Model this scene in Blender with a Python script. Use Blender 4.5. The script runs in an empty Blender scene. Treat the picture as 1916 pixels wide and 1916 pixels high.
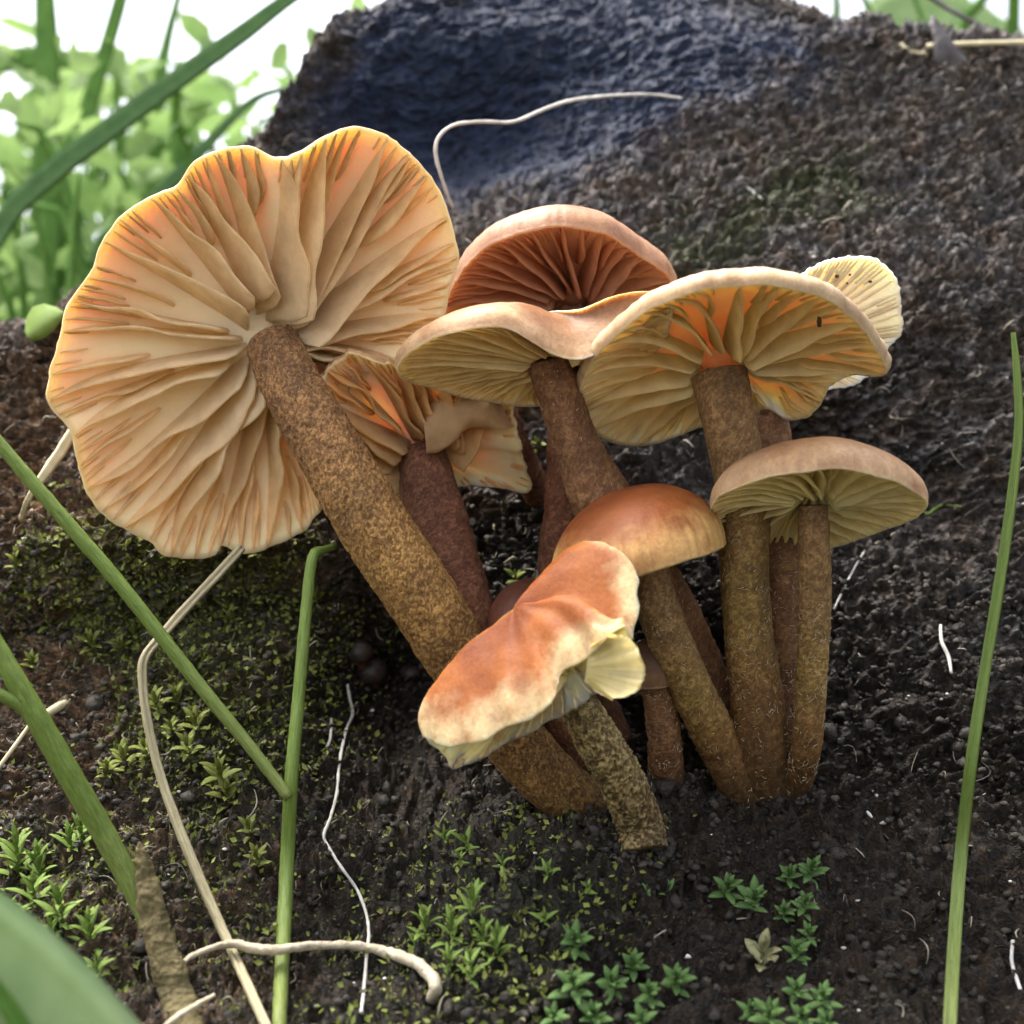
import bpy, math, random
import numpy as np
from mathutils import Vector, Matrix

# ------------------------------------------------------------------ camera, light, exposure
scene = bpy.context.scene
DIST = 0.14                 # metres from the lens to the plane of the mushrooms
U = 0.12 / 1916             # one layout unit (metres): the frame is 12 cm wide at that plane
DU = DIST / U
AXIS_Z = 1100 * U           # lens height above the ground sheet

cam = bpy.data.cameras.new('camera')
cam.lens = 42.0
cam.sensor_width = 36.0
cam.clip_start = 0.004
cam.clip_end = 500.0
cam.dof.use_dof = True
cam.dof.focus_distance = DIST - 0.004
cam.dof.aperture_fstop = 26.0
cam_ob = bpy.data.objects.new('camera', cam)
scene.collection.objects.link(cam_ob)
cam_ob.location = (0, -DIST, AXIS_Z)
cam_ob.rotation_euler = (math.radians(90), 0, 0)
scene.camera = cam_ob

SUN_DIR = Vector((-0.34, 0.20, 0.92)).normalized()     # towards the sun: high, a little behind and to the left
world = bpy.data.worlds.new('World')
scene.world = world
world.use_nodes = True
wn = world.node_tree.nodes
wl = world.node_tree.links
bg = wn['Background']
sky = wn.new('ShaderNodeTexSky')
sky.sky_type = 'NISHITA'
sky.sun_disc = False
sky.sun_elevation = math.asin(SUN_DIR.z)
sky.sun_rotation = math.atan2(SUN_DIR.x, SUN_DIR.y)
sky.dust_density = 6.0
sky.air_density = 1.0
sky.ozone_density = 1.0
hsv = wn.new('ShaderNodeHueSaturation')
hsv.inputs['Saturation'].default_value = 0.35
wl.new(sky.outputs[0], hsv.inputs['Color'])
wl.new(hsv.outputs[0], bg.inputs['Color'])
bg.inputs['Strength'].default_value = 0.15

sun = bpy.data.lights.new('sun', 'SUN')
sun.energy = 1.35
sun.angle = math.radians(24)
sun.color = (1.0, 0.95, 0.87)
sun_ob = bpy.data.objects.new('sun', sun)
scene.collection.objects.link(sun_ob)
sun_ob.location = (0, 0, 2)
sun_ob.rotation_euler = SUN_DIR.to_track_quat('Z', 'Y').to_euler()

scene.view_settings.view_transform = 'Standard'
scene.view_settings.look = 'None'
scene.view_settings.gamma = 1.0
scene.view_settings.exposure = 1.9
scene.view_settings.use_curve_mapping = False
scene.render.engine = 'CYCLES'
scene.cycles.use_denoising = True
scene.cycles.max_bounces = 7
scene.cycles.transparent_max_bounces = 8

# ------------------------------------------------------------------ helpers
rng = np.random.default_rng(7)
random.seed(7)
COL = scene.collection


def P(q):
    """layout space (x, y down, depth away; units of U) -> metres"""
    q = np.atleast_2d(np.asarray(q, float))
    k = 1 + q[:, 2] / DU
    return np.stack([(q[:, 0] - 958) * U * k, q[:, 2] * U, AXIS_Z + (958 - q[:, 1]) * U * k], 1)


def nrm(v):
    v = np.asarray(v, float)
    return v / (np.linalg.norm(v, axis=-1, keepdims=True) + 1e-12)


def sstep(a, b, x):
    t = np.clip((x - a) / (b - a), 0, 1)
    return t * t * (3 - 2 * t)


def _h(i, j, k, seed):
    n = (i.astype(np.uint32) * np.uint32(374761393) + j.astype(np.uint32) * np.uint32(668265263)
         + k.astype(np.uint32) * np.uint32(2147483647 & 1274126177) + np.uint32(seed * 974711 & 0xffffffff))
    n = (n ^ (n >> np.uint32(13))) * np.uint32(1274126177)
    n = n ^ (n >> np.uint32(16))
    return (n & np.uint32(0xffff)).astype(np.float32) / 32767.5 - 1.0


def noise(p, seed=0):
    """value noise in [-1, 1]"""
    p = np.asarray(p, np.float32)
    f = np.floor(p)
    w = p - f
    w = w * w * w * (w * (w * 6 - 15) + 10)
    i = f.astype(np.int64)
    x, y, z = i[..., 0], i[..., 1], i[..., 2]
    a, b, c = w[..., 0], w[..., 1], w[..., 2]
    r = 0
    for dx in (0, 1):
        for dy in (0, 1):
            for dz in (0, 1):
                r = r + _h(x + dx, y + dy, z + dz, seed) * (a if dx else 1 - a) * (b if dy else 1 - b) * (c if dz else 1 - c)
    return r


def fbm(p, octv=4, seed=0):
    r, am, s = 0, 1.0, 0.0
    for o in range(octv):
        r = r + am * noise(np.asarray(p) * 2 ** o + 17.3 * o, seed + o)
        s += am
        am *= 0.5
    return r / s


def mesh_from(name, verts, faces, attrs=None, smooth=True):
    me = bpy.data.meshes.new(name)
    verts = np.asarray(verts, np.float32)
    if isinstance(faces, np.ndarray):
        nf, k = faces.shape
        me.vertices.add(len(verts))
        me.vertices.foreach_set('co', verts.ravel())
        me.loops.add(nf * k)
        me.loops.foreach_set('vertex_index', faces.astype(np.int32).ravel())
        me.polygons.add(nf)
        me.polygons.foreach_set('loop_start', np.arange(0, nf * k, k, dtype=np.int32))
        me.update(calc_edges=True)
    else:
        me.from_pydata([tuple(v) for v in verts.tolist()], [], faces)
    if smooth:
        me.polygons.foreach_set('use_smooth', np.ones(len(me.polygons), bool))
    for k, v in (attrs or {}).items():
        a = me.attributes.new(k, 'FLOAT', 'POINT')
        a.data.foreach_set('value', np.asarray(v, np.float32).ravel())
    me.validate()
    return me


def obj(name, me, mat, parent=None, kind=None):
    o = bpy.data.objects.new(name, me)
    COL.objects.link(o)
    if mat is not None and not me.materials:
        me.materials.append(mat)
    if parent is not None:
        o.parent = parent
        o.matrix_parent_inverse = Matrix.Translation(-Vector(ORIGIN.get(parent, (0, 0, 0))))
    if kind:
        o['kind'] = kind
    return o


ORIGIN = {}


def thing(name, label, cat, loc, group=None):
    o = bpy.data.objects.new(name, None)
    COL.objects.link(o)
    o.location = loc
    o.empty_display_size = 0.005
    ORIGIN[o] = tuple(loc)
    return tag(o, label, cat, group)


def tag(o, label, cat, group=None):
    o['label'] = label
    o['category'] = cat
    o['kind'] = 'thing'
    if group:
        o['group'] = group
    return o


def grid_faces(nr, nc, closed=False):
    r = np.arange(nr - 1)[:, None]
    c = np.arange(nc if closed else nc - 1)[None, :]
    c2 = (c + 1) % nc
    return np.stack([r * nc + c, r * nc + c2, (r + 1) * nc + c2, (r + 1) * nc + c], -1).reshape(-1, 4)


def crom(pts, n, closed=False):
    """Catmull-Rom through pts, resampled evenly by arc length"""
    p = np.asarray(pts, float)
    m = len(p)
    if closed:
        ext = np.vstack([p[-1], p, p[0], p[1]])
        segs = m
    else:
        ext = np.vstack([2 * p[0] - p[1], p, 2 * p[-1] - p[-2]])
        segs = m - 1
    out = []
    t = np.linspace(0, 1, 24, endpoint=False)[:, None]
    for i in range(segs):
        a, b, c, d = ext[i:i + 4]
        out.append(0.5 * (2 * b + (c - a) * t + (2 * a - 5 * b + 4 * c - d) * t ** 2 + (3 * b - a - 3 * c + d) * t ** 3))
    out = np.vstack(out + [p[:1] if closed else p[-1:]])
    L = np.r_[0, np.cumsum(np.linalg.norm(np.diff(out[:, :3], axis=0), axis=1))]
    s = np.linspace(0, L[-1], n, endpoint=not closed)
    return np.stack([np.interp(s, L, out[:, k]) for k in range(p.shape[1])], 1)


def tube(name, pts, mat, parent=None, ns=12, nl=60, rough=0.0, wl=20.0, seed=0, flat=1.0, groove=0.0, kind=None, caps=True, ridge=0.0, rwl=10.0):
    """pts: rows (x, y, depth, radius) in layout units"""
    c = crom(pts, nl)
    ctr, rad = c[:, :3], c[:, 3]
    tan = nrm(np.gradient(ctr, axis=0))
    up = np.array([0.0, 0.0, -1.0])
    fr = []
    u = nrm(up - tan[0] * np.dot(up, tan[0]))
    for i in range(nl):
        u = nrm(u - tan[i] * np.dot(u, tan[i]))
        fr.append((u, np.cross(tan[i], u)))
    A = np.array([f[0] for f in fr])
    B = np.array([f[1] for f in fr])
    th = np.linspace(0, 2 * np.pi, ns, endpoint=False)
    ca, sa = np.cos(th), np.sin(th)
    gr = 1 - groove * np.exp(-((th - np.pi * 0.0 + np.pi) % (2 * np.pi) - np.pi) ** 2 / 0.12)
    v = ctr[:, None] + rad[:, None, None] * (A[:, None] * (ca * gr * flat)[None, :, None] + B[:, None] * sa[None, :, None])
    if rough:
        dirn = A[:, None] * ca[None, :, None] + B[:, None] * sa[None, :, None]
        d = fbm(v / wl, 3, seed)
        v = v + dirn * (d * rough)[..., None]
    rid = np.zeros(nl * ns)
    if ridge:
        dirn = A[:, None] * ca[None, :, None] + B[:, None] * sa[None, :, None]
        w_ = np.stack([noise(v / (rwl * 1.7), seed + 41), noise(v / (rwl * 1.7), seed + 42), noise(v / (rwl * 1.7), seed + 43)], -1)
        rd = (1 - np.abs(noise(v / rwl + w_ * 0.8, seed + 44))) ** 3
        v = v + dirn * (ridge * (rd - 0.3))[..., None]
        rid = rd.ravel()
    ang = np.tile((th + np.pi) % (2 * np.pi), nl)
    ln = np.repeat(np.linspace(0, 1, nl), ns)
    V = v.reshape(-1, 3)
    F = grid_faces(nl, ns, True).tolist()
    if caps:
        V = np.vstack([V, ctr[:1], ctr[-1:]])
        n0 = nl * ns
        F += [[j, n0, (j + 1) % ns] for j in range(ns)]
        b = (nl - 1) * ns
        F += [[b + j, b + (j + 1) % ns, n0 + 1] for j in range(ns)]
        ln = np.r_[ln, 0, 1]
        ang = np.r_[ang, 0, 0]
        rid = np.r_[rid, 0, 0]
    me = mesh_from(name, P(V), F, {'along': ln, 'ang': ang, 'ridge': rid})
    return obj(name, me, mat, parent, kind)


# ------------------------------------------------------------------ materials
class N:
    def __init__(s, name):
        s.m = bpy.data.materials.new(name)
        s.m.use_nodes = True
        s.t = s.m.node_tree
        s.b = s.t.nodes['Principled BSDF']
        s.out = s.t.nodes['Material Output']

    def n(s, kind, **kw):
        x = s.t.nodes.new(kind)
        for k, v in kw.items():
            if k.startswith('i_'):
                key = k[2:].replace('_', ' ')
                x.inputs[key].default_value = v
            else:
                setattr(x, k, v)
        return x

    def l(s, a, b):
        s.t.links.new(a, b)

    def coord(s):
        return s.n('ShaderNodeTexCoord').outputs['Object']

    def noise(s, scale, detail=4, rough=0.6, dist=0.0):
        x = s.n('ShaderNodeTexNoise', i_Scale=scale, i_Detail=detail, i_Roughness=rough, i_Distortion=dist)
        s.l(s.coord(), x.inputs['Vector'])
        return x.outputs['Fac']

    def ramp(s, fac, stops):
        r = s.n('ShaderNodeValToRGB')
        e = r.color_ramp.elements
        while len(e) < len(stops):
            e.new(0.5)
        for q, (p, c) in zip(e, stops):
            q.position = p
            q.color = (*c, 1) if len(c) == 3 else c
        s.l(fac, r.inputs['Fac'])
        return r.outputs['Color']

    def attr(s, name):
        return s.n('ShaderNodeAttribute', attribute_name=name).outputs['Fac']

    def mix(s, fac, a, b, mode='MIX'):
        x = s.n('ShaderNodeMix', data_type='RGBA', blend_type=mode)
        for sock, v in ((x.inputs[0], fac), (x.inputs[6], a), (x.inputs[7], b)):
            if hasattr(v, 'is_output'):
                s.l(v, sock)
            elif isinstance(v, (int, float)):
                sock.default_value = v
            else:
                sock.default_value = (*v, 1)
        return x.outputs[2]

    def bump(s, height, strength, dist, prev=None):
        x = s.n('ShaderNodeBump', i_Strength=strength, i_Distance=dist)
        s.l(height, x.inputs['Height'])
        if prev is not None:
            s.l(prev, x.inputs['Normal'])
        return x.outputs['Normal']

    def done(s, color, rough=0.7, normal=None, spec=0.3, sss=0.0, sscale=0.002, srad=(1, 0.45, 0.18), transl=0.0):
        b = s.b
        if hasattr(color, 'is_output'):
            s.l(color, b.inputs['Base Color'])
        else:
            b.inputs['Base Color'].default_value = (*color, 1)
        b.inputs['Roughness'].default_value = rough
        b.inputs['Specular IOR Level'].default_value = spec
        if sss:
            b.inputs['Subsurface Weight'].default_value = sss
            b.inputs['Subsurface Radius'].default_value = srad
            b.inputs['Subsurface Scale'].default_value = sscale
        if normal is not None:
            s.l(normal, b.inputs['Normal'])
        if transl:
            t = s.n('ShaderNodeBsdfTranslucent')
            if hasattr(color, 'is_output'):
                s.l(color, t.inputs['Color'])
            else:
                t.inputs['Color'].default_value = (*color, 1)
            mx = s.n('ShaderNodeMixShader', i_Fac=transl)
            s.l(b.outputs[0], mx.inputs[1])
            s.l(t.outputs[0], mx.inputs[2])
            s.l(mx.outputs[0], s.out.inputs['Surface'])
        return s.m


def mat_soil():
    s = N('soil')
    f = s.noise(900, 6, 0.7)
    g = s.noise(160, 4, 0.6)
    base = s.ramp(f, [(0.34, (0.022, 0.0195, 0.018)), (0.5, (0.090, 0.080, 0.072)), (0.70, (0.31, 0.28, 0.26))])
    warm = s.ramp(g, [(0.35, (0.9, 0.95, 1.1)), (0.65, (1.15, 0.95, 0.78))])
    c = s.mix(1.0, base, warm, 'MULTIPLY')
    brown = s.mix(1.0, c, (1.7, 1.28, 0.80), 'MULTIPLY')
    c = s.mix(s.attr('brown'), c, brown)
    mossc = s.ramp(s.noise(700, 5, 0.7), [(0.35, (0.022, 0.030, 0.010)), (0.6, (0.075, 0.095, 0.028)), (0.8, (0.17, 0.19, 0.06))])
    c = s.mix(s.attr('moss'), c, mossc)
    blue_cast = s.ramp(s.noise(420, 5, 0.65), [(0.35, (0.003, 0.010, 0.036)), (0.6, (0.006, 0.020, 0.068)), (0.85, (0.03, 0.048, 0.088))])  # dark blue lens haze, painted into the soil colour high on the bank
    c = s.mix(s.attr('blue_cast'), c, blue_cast)
    litter = s.ramp(s.noise(120, 5, 0.7), [(0.35, (0.16, 0.15, 0.08)), (0.65, (0.42, 0.38, 0.24))])  # pale colour for unseen ground, added to bounce light onto the gills
    c = s.mix(s.attr('litter'), c, litter)
    dark = s.mix(1.0, c, (0.15, 0.128, 0.078), 'MULTIPLY')  # shade below and behind the mushrooms, painted as darker soil
    c = s.mix(s.attr('painted_shade'), c, dark)
    nb = s.bump(s.noise(2600, 5, 0.7), 0.7, 0.0005)
    nb = s.bump(s.noise(1000, 4, 0.6, 1.6), 0.9, 0.0016, nb)
    return s.done(c, 0.55, nb, 0.45)


def mat_simple(name, stops, scale=600, rough=0.6, spec=0.3, bump=0.3, transl=0.0, along=None, sss=0.0, bscale=None, bdist=0.0002):
    s = N(name)
    c = s.ramp(s.noise(scale, 5, 0.6), stops)
    if along:
        c = s.mix(1.0, c, s.ramp(s.attr('along'), along), 'MULTIPLY')
    nb = s.bump(s.noise(bscale or scale * 3, 4, 0.6), bump, bdist)
    return s.done(c, rough, nb, spec, transl=transl, sss=sss)


def mat_cap(name, centre, mid, edge, under_hub, under_rim, hold=0.68):
    s = N(name)
    rad = s.attr('rad')
    nz = s.noise(330, 5, 0.6)
    j = s.n('ShaderNodeMath', operation='MULTIPLY_ADD')
    s.l(nz, j.inputs[0])
    j.inputs[1].default_value = 0.5
    j.inputs[2].default_value = -0.25
    ad = s.n('ShaderNodeMath', operation='ADD')
    s.l(rad, ad.inputs[0])
    s.l(j.outputs[0], ad.inputs[1])
    top = s.ramp(ad.outputs[0], [(0.0, centre), (hold, mid), (max(0.9, hold + 0.05), tuple(0.6 * x + 0.4 * y for x, y in zip(mid, edge))), (1.0, edge)])
    fine = s.ramp(s.noise(2500, 4, 0.7), [(0.3, (0.78, 0.76, 0.74)), (0.7, (1.12, 1.12, 1.1))])
    top = s.mix(1.0, top, fine, 'MULTIPLY')
    bl = s.ramp(s.noise(190, 3, 0.5), [(0.35, (0.52, 0.43, 0.38)), (0.6, (0.72, 0.67, 0.62))])
    top = s.mix(1.0, top, bl, 'MULTIPLY')
    und = s.ramp(rad, [(0.0, under_hub), (1.0, under_rim)])
    c = s.mix(s.attr('side'), top, und)
    nb = s.bump(s.noise(3000, 4, 0.7), 0.25, 0.0002)
    nb = s.bump(s.noise(500, 4, 0.5), 0.25, 0.0007, nb)
    return s.done(c, 0.55, nb, 0.3, sss=0.9, sscale=0.0019, srad=(1, 0.85, 0.53))


def mat_gill(name, hub, rim):
    s = N(name)
    c = s.ramp(s.attr('rad'), [(0.05, hub), (0.55, tuple(0.6 * x + 0.4 * y for x, y in zip(hub, rim))), (1.0, rim)])
    c = s.mix(1.0, c, s.ramp(s.noise(500, 5, 0.65), [(0.3, (0.88, 0.85, 0.80)), (0.7, (1.1, 1.1, 1.1))]), 'MULTIPLY')
    nb = s.bump(s.noise(3200, 4, 0.7), 0.2, 0.00015)
    return s.done(c, 0.6, nb, 0.25, transl=0.62)


def mat_stem(name, stops, along, wr=1.0, rg=0.30):
    s = N(name)
    v = s.noise(3600, 4, 0.65, 1.0)
    h = s.n('ShaderNodeMath', operation='MULTIPLY_ADD')
    s.l(s.attr('ridge'), h.inputs[0])
    h.inputs[1].default_value = rg
    h2 = s.n('ShaderNodeMath', operation='MULTIPLY_ADD')
    s.l(v, h2.inputs[0])
    h2.inputs[1].default_value = 0.95
    h2.inputs[2].default_value = -0.06
    s.l(h2.outputs[0], h.inputs[2])
    c = s.ramp(h.outputs[0], stops)
    c = s.mix(1.0, c, s.ramp(s.attr('along'), along), 'MULTIPLY')
    c = s.mix(1.0, c, s.ramp(s.noise(260, 3, 0.5), [(0.35, (0.70, 0.66, 0.62)), (0.65, (1.06, 1.0, 0.92))]), 'MULTIPLY')
    nb = s.bump(v, 0.6 * wr, 0.0004)
    nb = s.bump(s.noise(700, 3, 0.6), 0.3, 0.0006, nb)
    return s.done(c, 0.7, nb, 0.3, sss=0.12, sscale=0.001)


M_SOIL = mat_soil()
M_CRUMB = mat_simple('crumb', [(0.3, (0.014, 0.012, 0.009)), (0.55, (0.040, 0.034, 0.026)), (0.8, (0.12, 0.104, 0.082))], 300, bump=0.8, bscale=1500, bdist=0.0005)
M_FIBRE = mat_simple('fibre', [(0.3, (0.18, 0.15, 0.11)), (0.7, (0.46, 0.41, 0.33))], 200)
M_MOSS = mat_simple('moss_leaf', [(0.3, (0.09, 0.10, 0.02)), (0.55, (0.24, 0.28, 0.06)), (0.8, (0.45, 0.48, 0.15))], 260, transl=0.3)
M_SPRIG = mat_simple('sprig_leaf', [(0.3, (0.06, 0.13, 0.032)), (0.7, (0.19, 0.32, 0.10))], 400, transl=0.25)
M_STAR = mat_simple('star_moss_leaf', [(0.3, (0.11, 0.19, 0.03)), (0.7, (0.30, 0.42, 0.10))], 400, transl=0.3)
M_PALE = mat_simple('pale_sprig_leaf', [(0.3, (0.22, 0.22, 0.10)), (0.7, (0.42, 0.40, 0.22))], 400, transl=0.25)
def mat_stalk(name, dark, light, tip):
    s = N(name)
    cx = s.n('ShaderNodeCombineXYZ')
    for k, (nm, f) in enumerate((('ang', 3.0), ('along', 14.0))):
        m = s.n('ShaderNodeMath', operation='MULTIPLY')
        s.l(s.attr(nm), m.inputs[0])
        m.inputs[1].default_value = f
        s.l(m.outputs[0], cx.inputs[k])
    t = s.n('ShaderNodeTexNoise', i_Scale=1.6, i_Detail=5.0, i_Roughness=0.65)
    s.l(cx.outputs[0], t.inputs['Vector'])
    c = s.ramp(t.outputs['Fac'], [(0.32, dark), (0.66, light)])
    c = s.mix(1.0, c, s.ramp(s.attr('along'), [(0.0, (1, 1, 1)), (0.55, (0.95, 0.97, 0.95)), (1.0, tip)]), 'MULTIPLY')
    sp = s.ramp(s.noise(1100, 3, 0.7), [(0.62, (1, 1, 1)), (0.74, (0.55, 0.5, 0.4))])
    c = s.mix(0.8, c, sp, 'MULTIPLY')
    nb = s.bump(t.outputs['Fac'], 0.35, 0.0004)
    nb = s.bump(s.noise(1500, 4, 0.6), 0.25, 0.0003, nb)
    return s.done(c, 0.5, nb, 0.3, transl=0.12)


M_GREEN = mat_stalk('green_stalk', (0.085, 0.14, 0.022), (0.20, 0.275, 0.06), (1.25, 1.05, 1.5))
M_STRAWS = mat_stalk('grooved_straw', (0.26, 0.21, 0.12), (0.56, 0.49, 0.31), (1, 1, 1))
M_BLADE = mat_simple('tall_grass', [(0.3, (0.09, 0.21, 0.035)), (0.7, (0.16, 0.32, 0.06))], 200, 0.45, transl=0.4)
M_DARKBLADE = mat_simple('dark_grass_blade', [(0.3, (0.06, 0.15, 0.045)), (0.7, (0.12, 0.24, 0.07))], 200, 0.4, transl=0.3)
M_PALEBLADE = mat_simple('pale_leaf', [(0.3, (0.26, 0.40, 0.16)), (0.7, (0.40, 0.53, 0.26))], 160, 0.5, transl=0.3)
M_STRAW = mat_simple('straw', [(0.3, (0.38, 0.33, 0.20)), (0.7, (0.62, 0.55, 0.36))], 350, 0.6, bump=0.5)
M_ROOT = mat_simple('root', [(0.3, (0.34, 0.28, 0.19)), (0.7, (0.62, 0.54, 0.40))], 450, 0.7, bump=0.8, bdist=0.0004)
M_SHEATH = mat_simple('withered_sheath', [(0.3, (0.055, 0.045, 0.018)), (0.7, (0.17, 0.135, 0.06))], 420, 0.8, bump=0.9, bdist=0.0006)
M_THREAD = mat_simple('thread', [(0.3, (0.32, 0.30, 0.27)), (0.7, (0.62, 0.60, 0.55))], 300)
M_BUTTON = mat_simple('button_cap', [(0.3, (0.022, 0.015, 0.013)), (0.7, (0.05, 0.036, 0.031))], 700, 0.4)
M_GRIT = mat_simple('grit', [(0.3, (0.45, 0.43, 0.38)), (0.7, (0.75, 0.72, 0.66))], 300)
M_TWIG = mat_simple('twig', [(0.3, (0.03, 0.026, 0.03)), (0.7, (0.08, 0.07, 0.07))], 500)

# ------------------------------------------------------------------ the bank of soil
GY = np.array([-1160, -1120, -1040, -950, -808, -557, -48, 581, 1335, 1800.])
GD = np.array([-9000, -4000, -1900, -950, -400, 40, 350, 640, 1080, 1500.])
_yy = np.linspace(-1160, 1800, 1500)
_gg = np.interp(_yy, GY, GD)
_ker = np.hanning(91)
_ker /= _ker.sum()
_gs = np.convolve(np.pad(_gg, 45, mode='edge'), _ker, 'valid')
_gs = np.where(_yy < -1000, _gg, _gs)


def G(Y):
    return np.interp(Y, _yy, _gs)


TX = np.array([-9000, -3000, -1400, -1150, -950, -765, -645, -600, -565, -490, -300, 0, 500, 760, 860, 930, 1000, 1080, 1180, 1300, 1450, 3000, 9000.])
TY = np.array([250, 380, 430, 470, 640, 900, 1080, 1220, 1330, 1450, 1540, 1700, 1740, 1560, 1470, 1395, 1440, 1400, 1380, 1370, 1350, 1250, 900.])


def blob(X, Y, cx, cy, rx, ry, rot=0.0):
    c, s = math.cos(rot), math.sin(rot)
    dx, dy = X - cx, Y - cy
    a = (dx * c + dy * s) / rx
    b = (-dx * s + dy * c) / ry
    return np.exp(-(a * a + b * b))


def carve(X, Y):
    """hollows (+ = deeper) and swells of the bank face"""
    d = 330 * blob(X, Y, -230, -400, 170, 210, 0.2)          # dark hollow under the big stem
    d += 70 * blob(X, Y, -900, -330, 260, 130)
    d += 120 * blob(X, Y, 640, 120, 330, 110, -0.35)          # shaded dent behind the right-hand caps
    d += 260 * blob(X, Y, -150, 1000, 420, 260, 0.25)         # hollow high on the left of the bank
    d -= 130 * blob(X, Y, 40, -690, 250, 110, 0.5)             # mossy swell below the cluster
    d -= 90 * blob(X, Y, -760, -60, 360, 120)                 # ledge under the big cap
    d -= 60 * blob(X, Y, 900, 500, 350, 200)
    d += 40 * np.exp(-((Y + 150 - 0.1 * X) / 60) ** 2) * sstep(0, -500, X)
    return d


def build_bank():
    xs = np.r_[np.linspace(-9000, -1800, 40, endpoint=False), np.linspace(-1800, -1450, 30, endpoint=False), np.linspace(-1450, 1500, 800), np.linspace(1500, 1800, 30)[1:], np.linspace(1800, 9000, 41)[1:]]
    nfore, nface, ncrest, nback = 40, 720, 90, 24
    yt = np.interp(xs, TX, TY)
    R = 160.0
    v1 = np.linspace(-1158, -960, nfore, endpoint=False)
    cols_Y, cols_D = [], []
    s = np.linspace(0, 1, nface, endpoint=False)
    Yf = -960 + (yt - R + 960)[None, :] * s[:, None]
    Df = G(Yf)
    Y1 = np.repeat(v1[:, None], len(xs), 1)
    D1 = G(Y1)
    d0 = G(yt - R)
    al = np.linspace(0, np.pi / 2, ncrest, endpoint=False)
    Yc = (yt - R)[None, :] + R * np.sin(al)[:, None]
    Dc = d0[None, :] + 330 * (1 - np.cos(al))[:, None]
    sb = np.linspace(0, 1, nback)
    Yb = yt[None, :] + (-1180 - yt)[None, :] * (sb ** 1.6)[:, None]
    Db = d0[None, :] + 330 + (sb * 2600)[:, None]
    Y = np.vstack([Y1, Yf, Yc, Yb])
    D = np.vstack([D1, Df, Dc, Db])
    X = np.repeat(xs[None, :], Y.shape[0], 0)
    D = D + carve(X, Y) * sstep(-1000, -900, Y)
    p = np.stack([X, Y, D], -1)
    # crumbly relief
    blue_cast = np.clip(blob(X, Y, -90, 1130, 520, 330, 0.12) * 1.6 + blob(X, Y, 380, 1330, 620, 260, -0.1) * 1.15
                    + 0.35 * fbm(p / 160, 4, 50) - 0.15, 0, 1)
    blue_cast = sstep(0.15, 1.0, blue_cast + 0.25 * fbm(p / 45, 3, 55)) * sstep(480, 800, Y)  # where the blue haze is painted
    fine = 1 - 0.6 * blue_cast
    q = p * np.array([1, 1.25, 1])
    wv = np.stack([noise(q / 60, 31), noise(q / 60, 32), noise(q / 60, 33)], -1)
    d = 34 * fbm(q / 230, 3, 3)
    shear = q.copy()
    shear[..., 1] = q[..., 1] - 0.35 * q[..., 0]
    rd = 1 - np.abs(noise(shear / np.array([56, 29, 44]) + wv * 0.9, 11))
    rd2 = 1 - np.abs(noise(shear / np.array([27, 14.5, 22]) + wv * 1.3, 12))
    low = sstep(-250, -600, Y)
    d = d + fine * ((34 - 2 * low) * (rd ** 2.2 - 0.4) + (18 + 5 * low) * (rd2 ** 2 - 0.4) + 11 * noise(q / 11, 13))
    cl = noise(q / 95 + wv * 0.3, 15)
    d = d + 18 * np.abs(cl) * (0.4 + low)
    far = sstep(2200, 5000, np.abs(X)) + sstep(-1000, -1150, Y)
    d = d * (1 - 0.6 * np.clip(far, 0, 1))
    # jagged overhanging lip at the upper left of the crest
    lip = blob(X, Y, -520, 1250, 230, 260)
    d = d + lip * 40 * fbm(p / 90, 3, 21)
    nY = np.gradient(Y, axis=0)
    nD = np.gradient(D, axis=0)
    ln = np.hypot(nY, nD) + 1e-9
    p[..., 1] += d * (nD / ln)
    p[..., 2] += d * (-nY / ln)
    p[..., 0] += fine * 4 * noise(q / 14, 18)
    moss = (1.1 * blob(X, Y, -720, -130, 420, 190) + 0.9 * blob(X, Y, -560, -420, 330, 160) + 0.95 * blob(X, Y, 20, -670, 300, 130, 0.4)
            + 0.75 * blob(X, Y, 420, 620, 460, 130, 0.5) + 0.6 * blob(X, Y, 800, 800, 300, 180))
    moss = moss + 0.7 * blob(X, Y, -600, -700, 420, 190)
    moss = sstep(0.3, 0.9, moss + 0.55 * fbm(p / 70, 4, 60) - 0.1) * 0.8
    brown = np.clip(1.0 * sstep(100, -700, X) * sstep(700, 100, Y) + 0.6 * low + 0.4 * fbm(p / 140, 3, 70), 0, 1)
    painted_shade = np.clip(0.9 * blob(X, Y, -230, -360, 260, 240) + 0.95 * blob(X, Y, 420, -560, 460, 190) + 0.9 * blob(X, Y, 60, -130, 190, 200)
                  + (0.55 + 0.3 * sstep(-500, -150, X)) * sstep(-300, -640, Y) + 0.55 * sstep(250, -250, Y) * sstep(-500, -150, X) + 0.9 * blob(X, Y, 560, 150, 300, 120, -0.35) + 0.5 * blob(X, Y, 330, -330, 420, 230) - 0.9 * blob(X, Y, 20, -650, 250, 110, 0.45), 0, 1.0)  # painted shade: hollows, stem feet, behind the caps, foot of the bank
    k = np.ones_like(D)
    W = np.stack([p[..., 0] * U, p[..., 2] * U, AXIS_Z + p[..., 1] * U], -1).reshape(-1, 3)
    F = grid_faces(Y.shape[0], len(xs))
    me = mesh_from('bank', W, F, {'moss': moss, 'brown': brown, 'blue_cast': blue_cast, 'painted_shade': painted_shade, 'litter': sstep(-900, -1500, D)})
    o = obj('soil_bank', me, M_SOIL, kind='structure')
    o['label'] = 'steep bank of dark crumbly soil behind the mushrooms'
    r0, r1 = nfore, nfore + nface + ncrest
    sub = W.reshape(Y.shape[0], len(xs), 3)[r0:r1].reshape(-1, 3)
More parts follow.
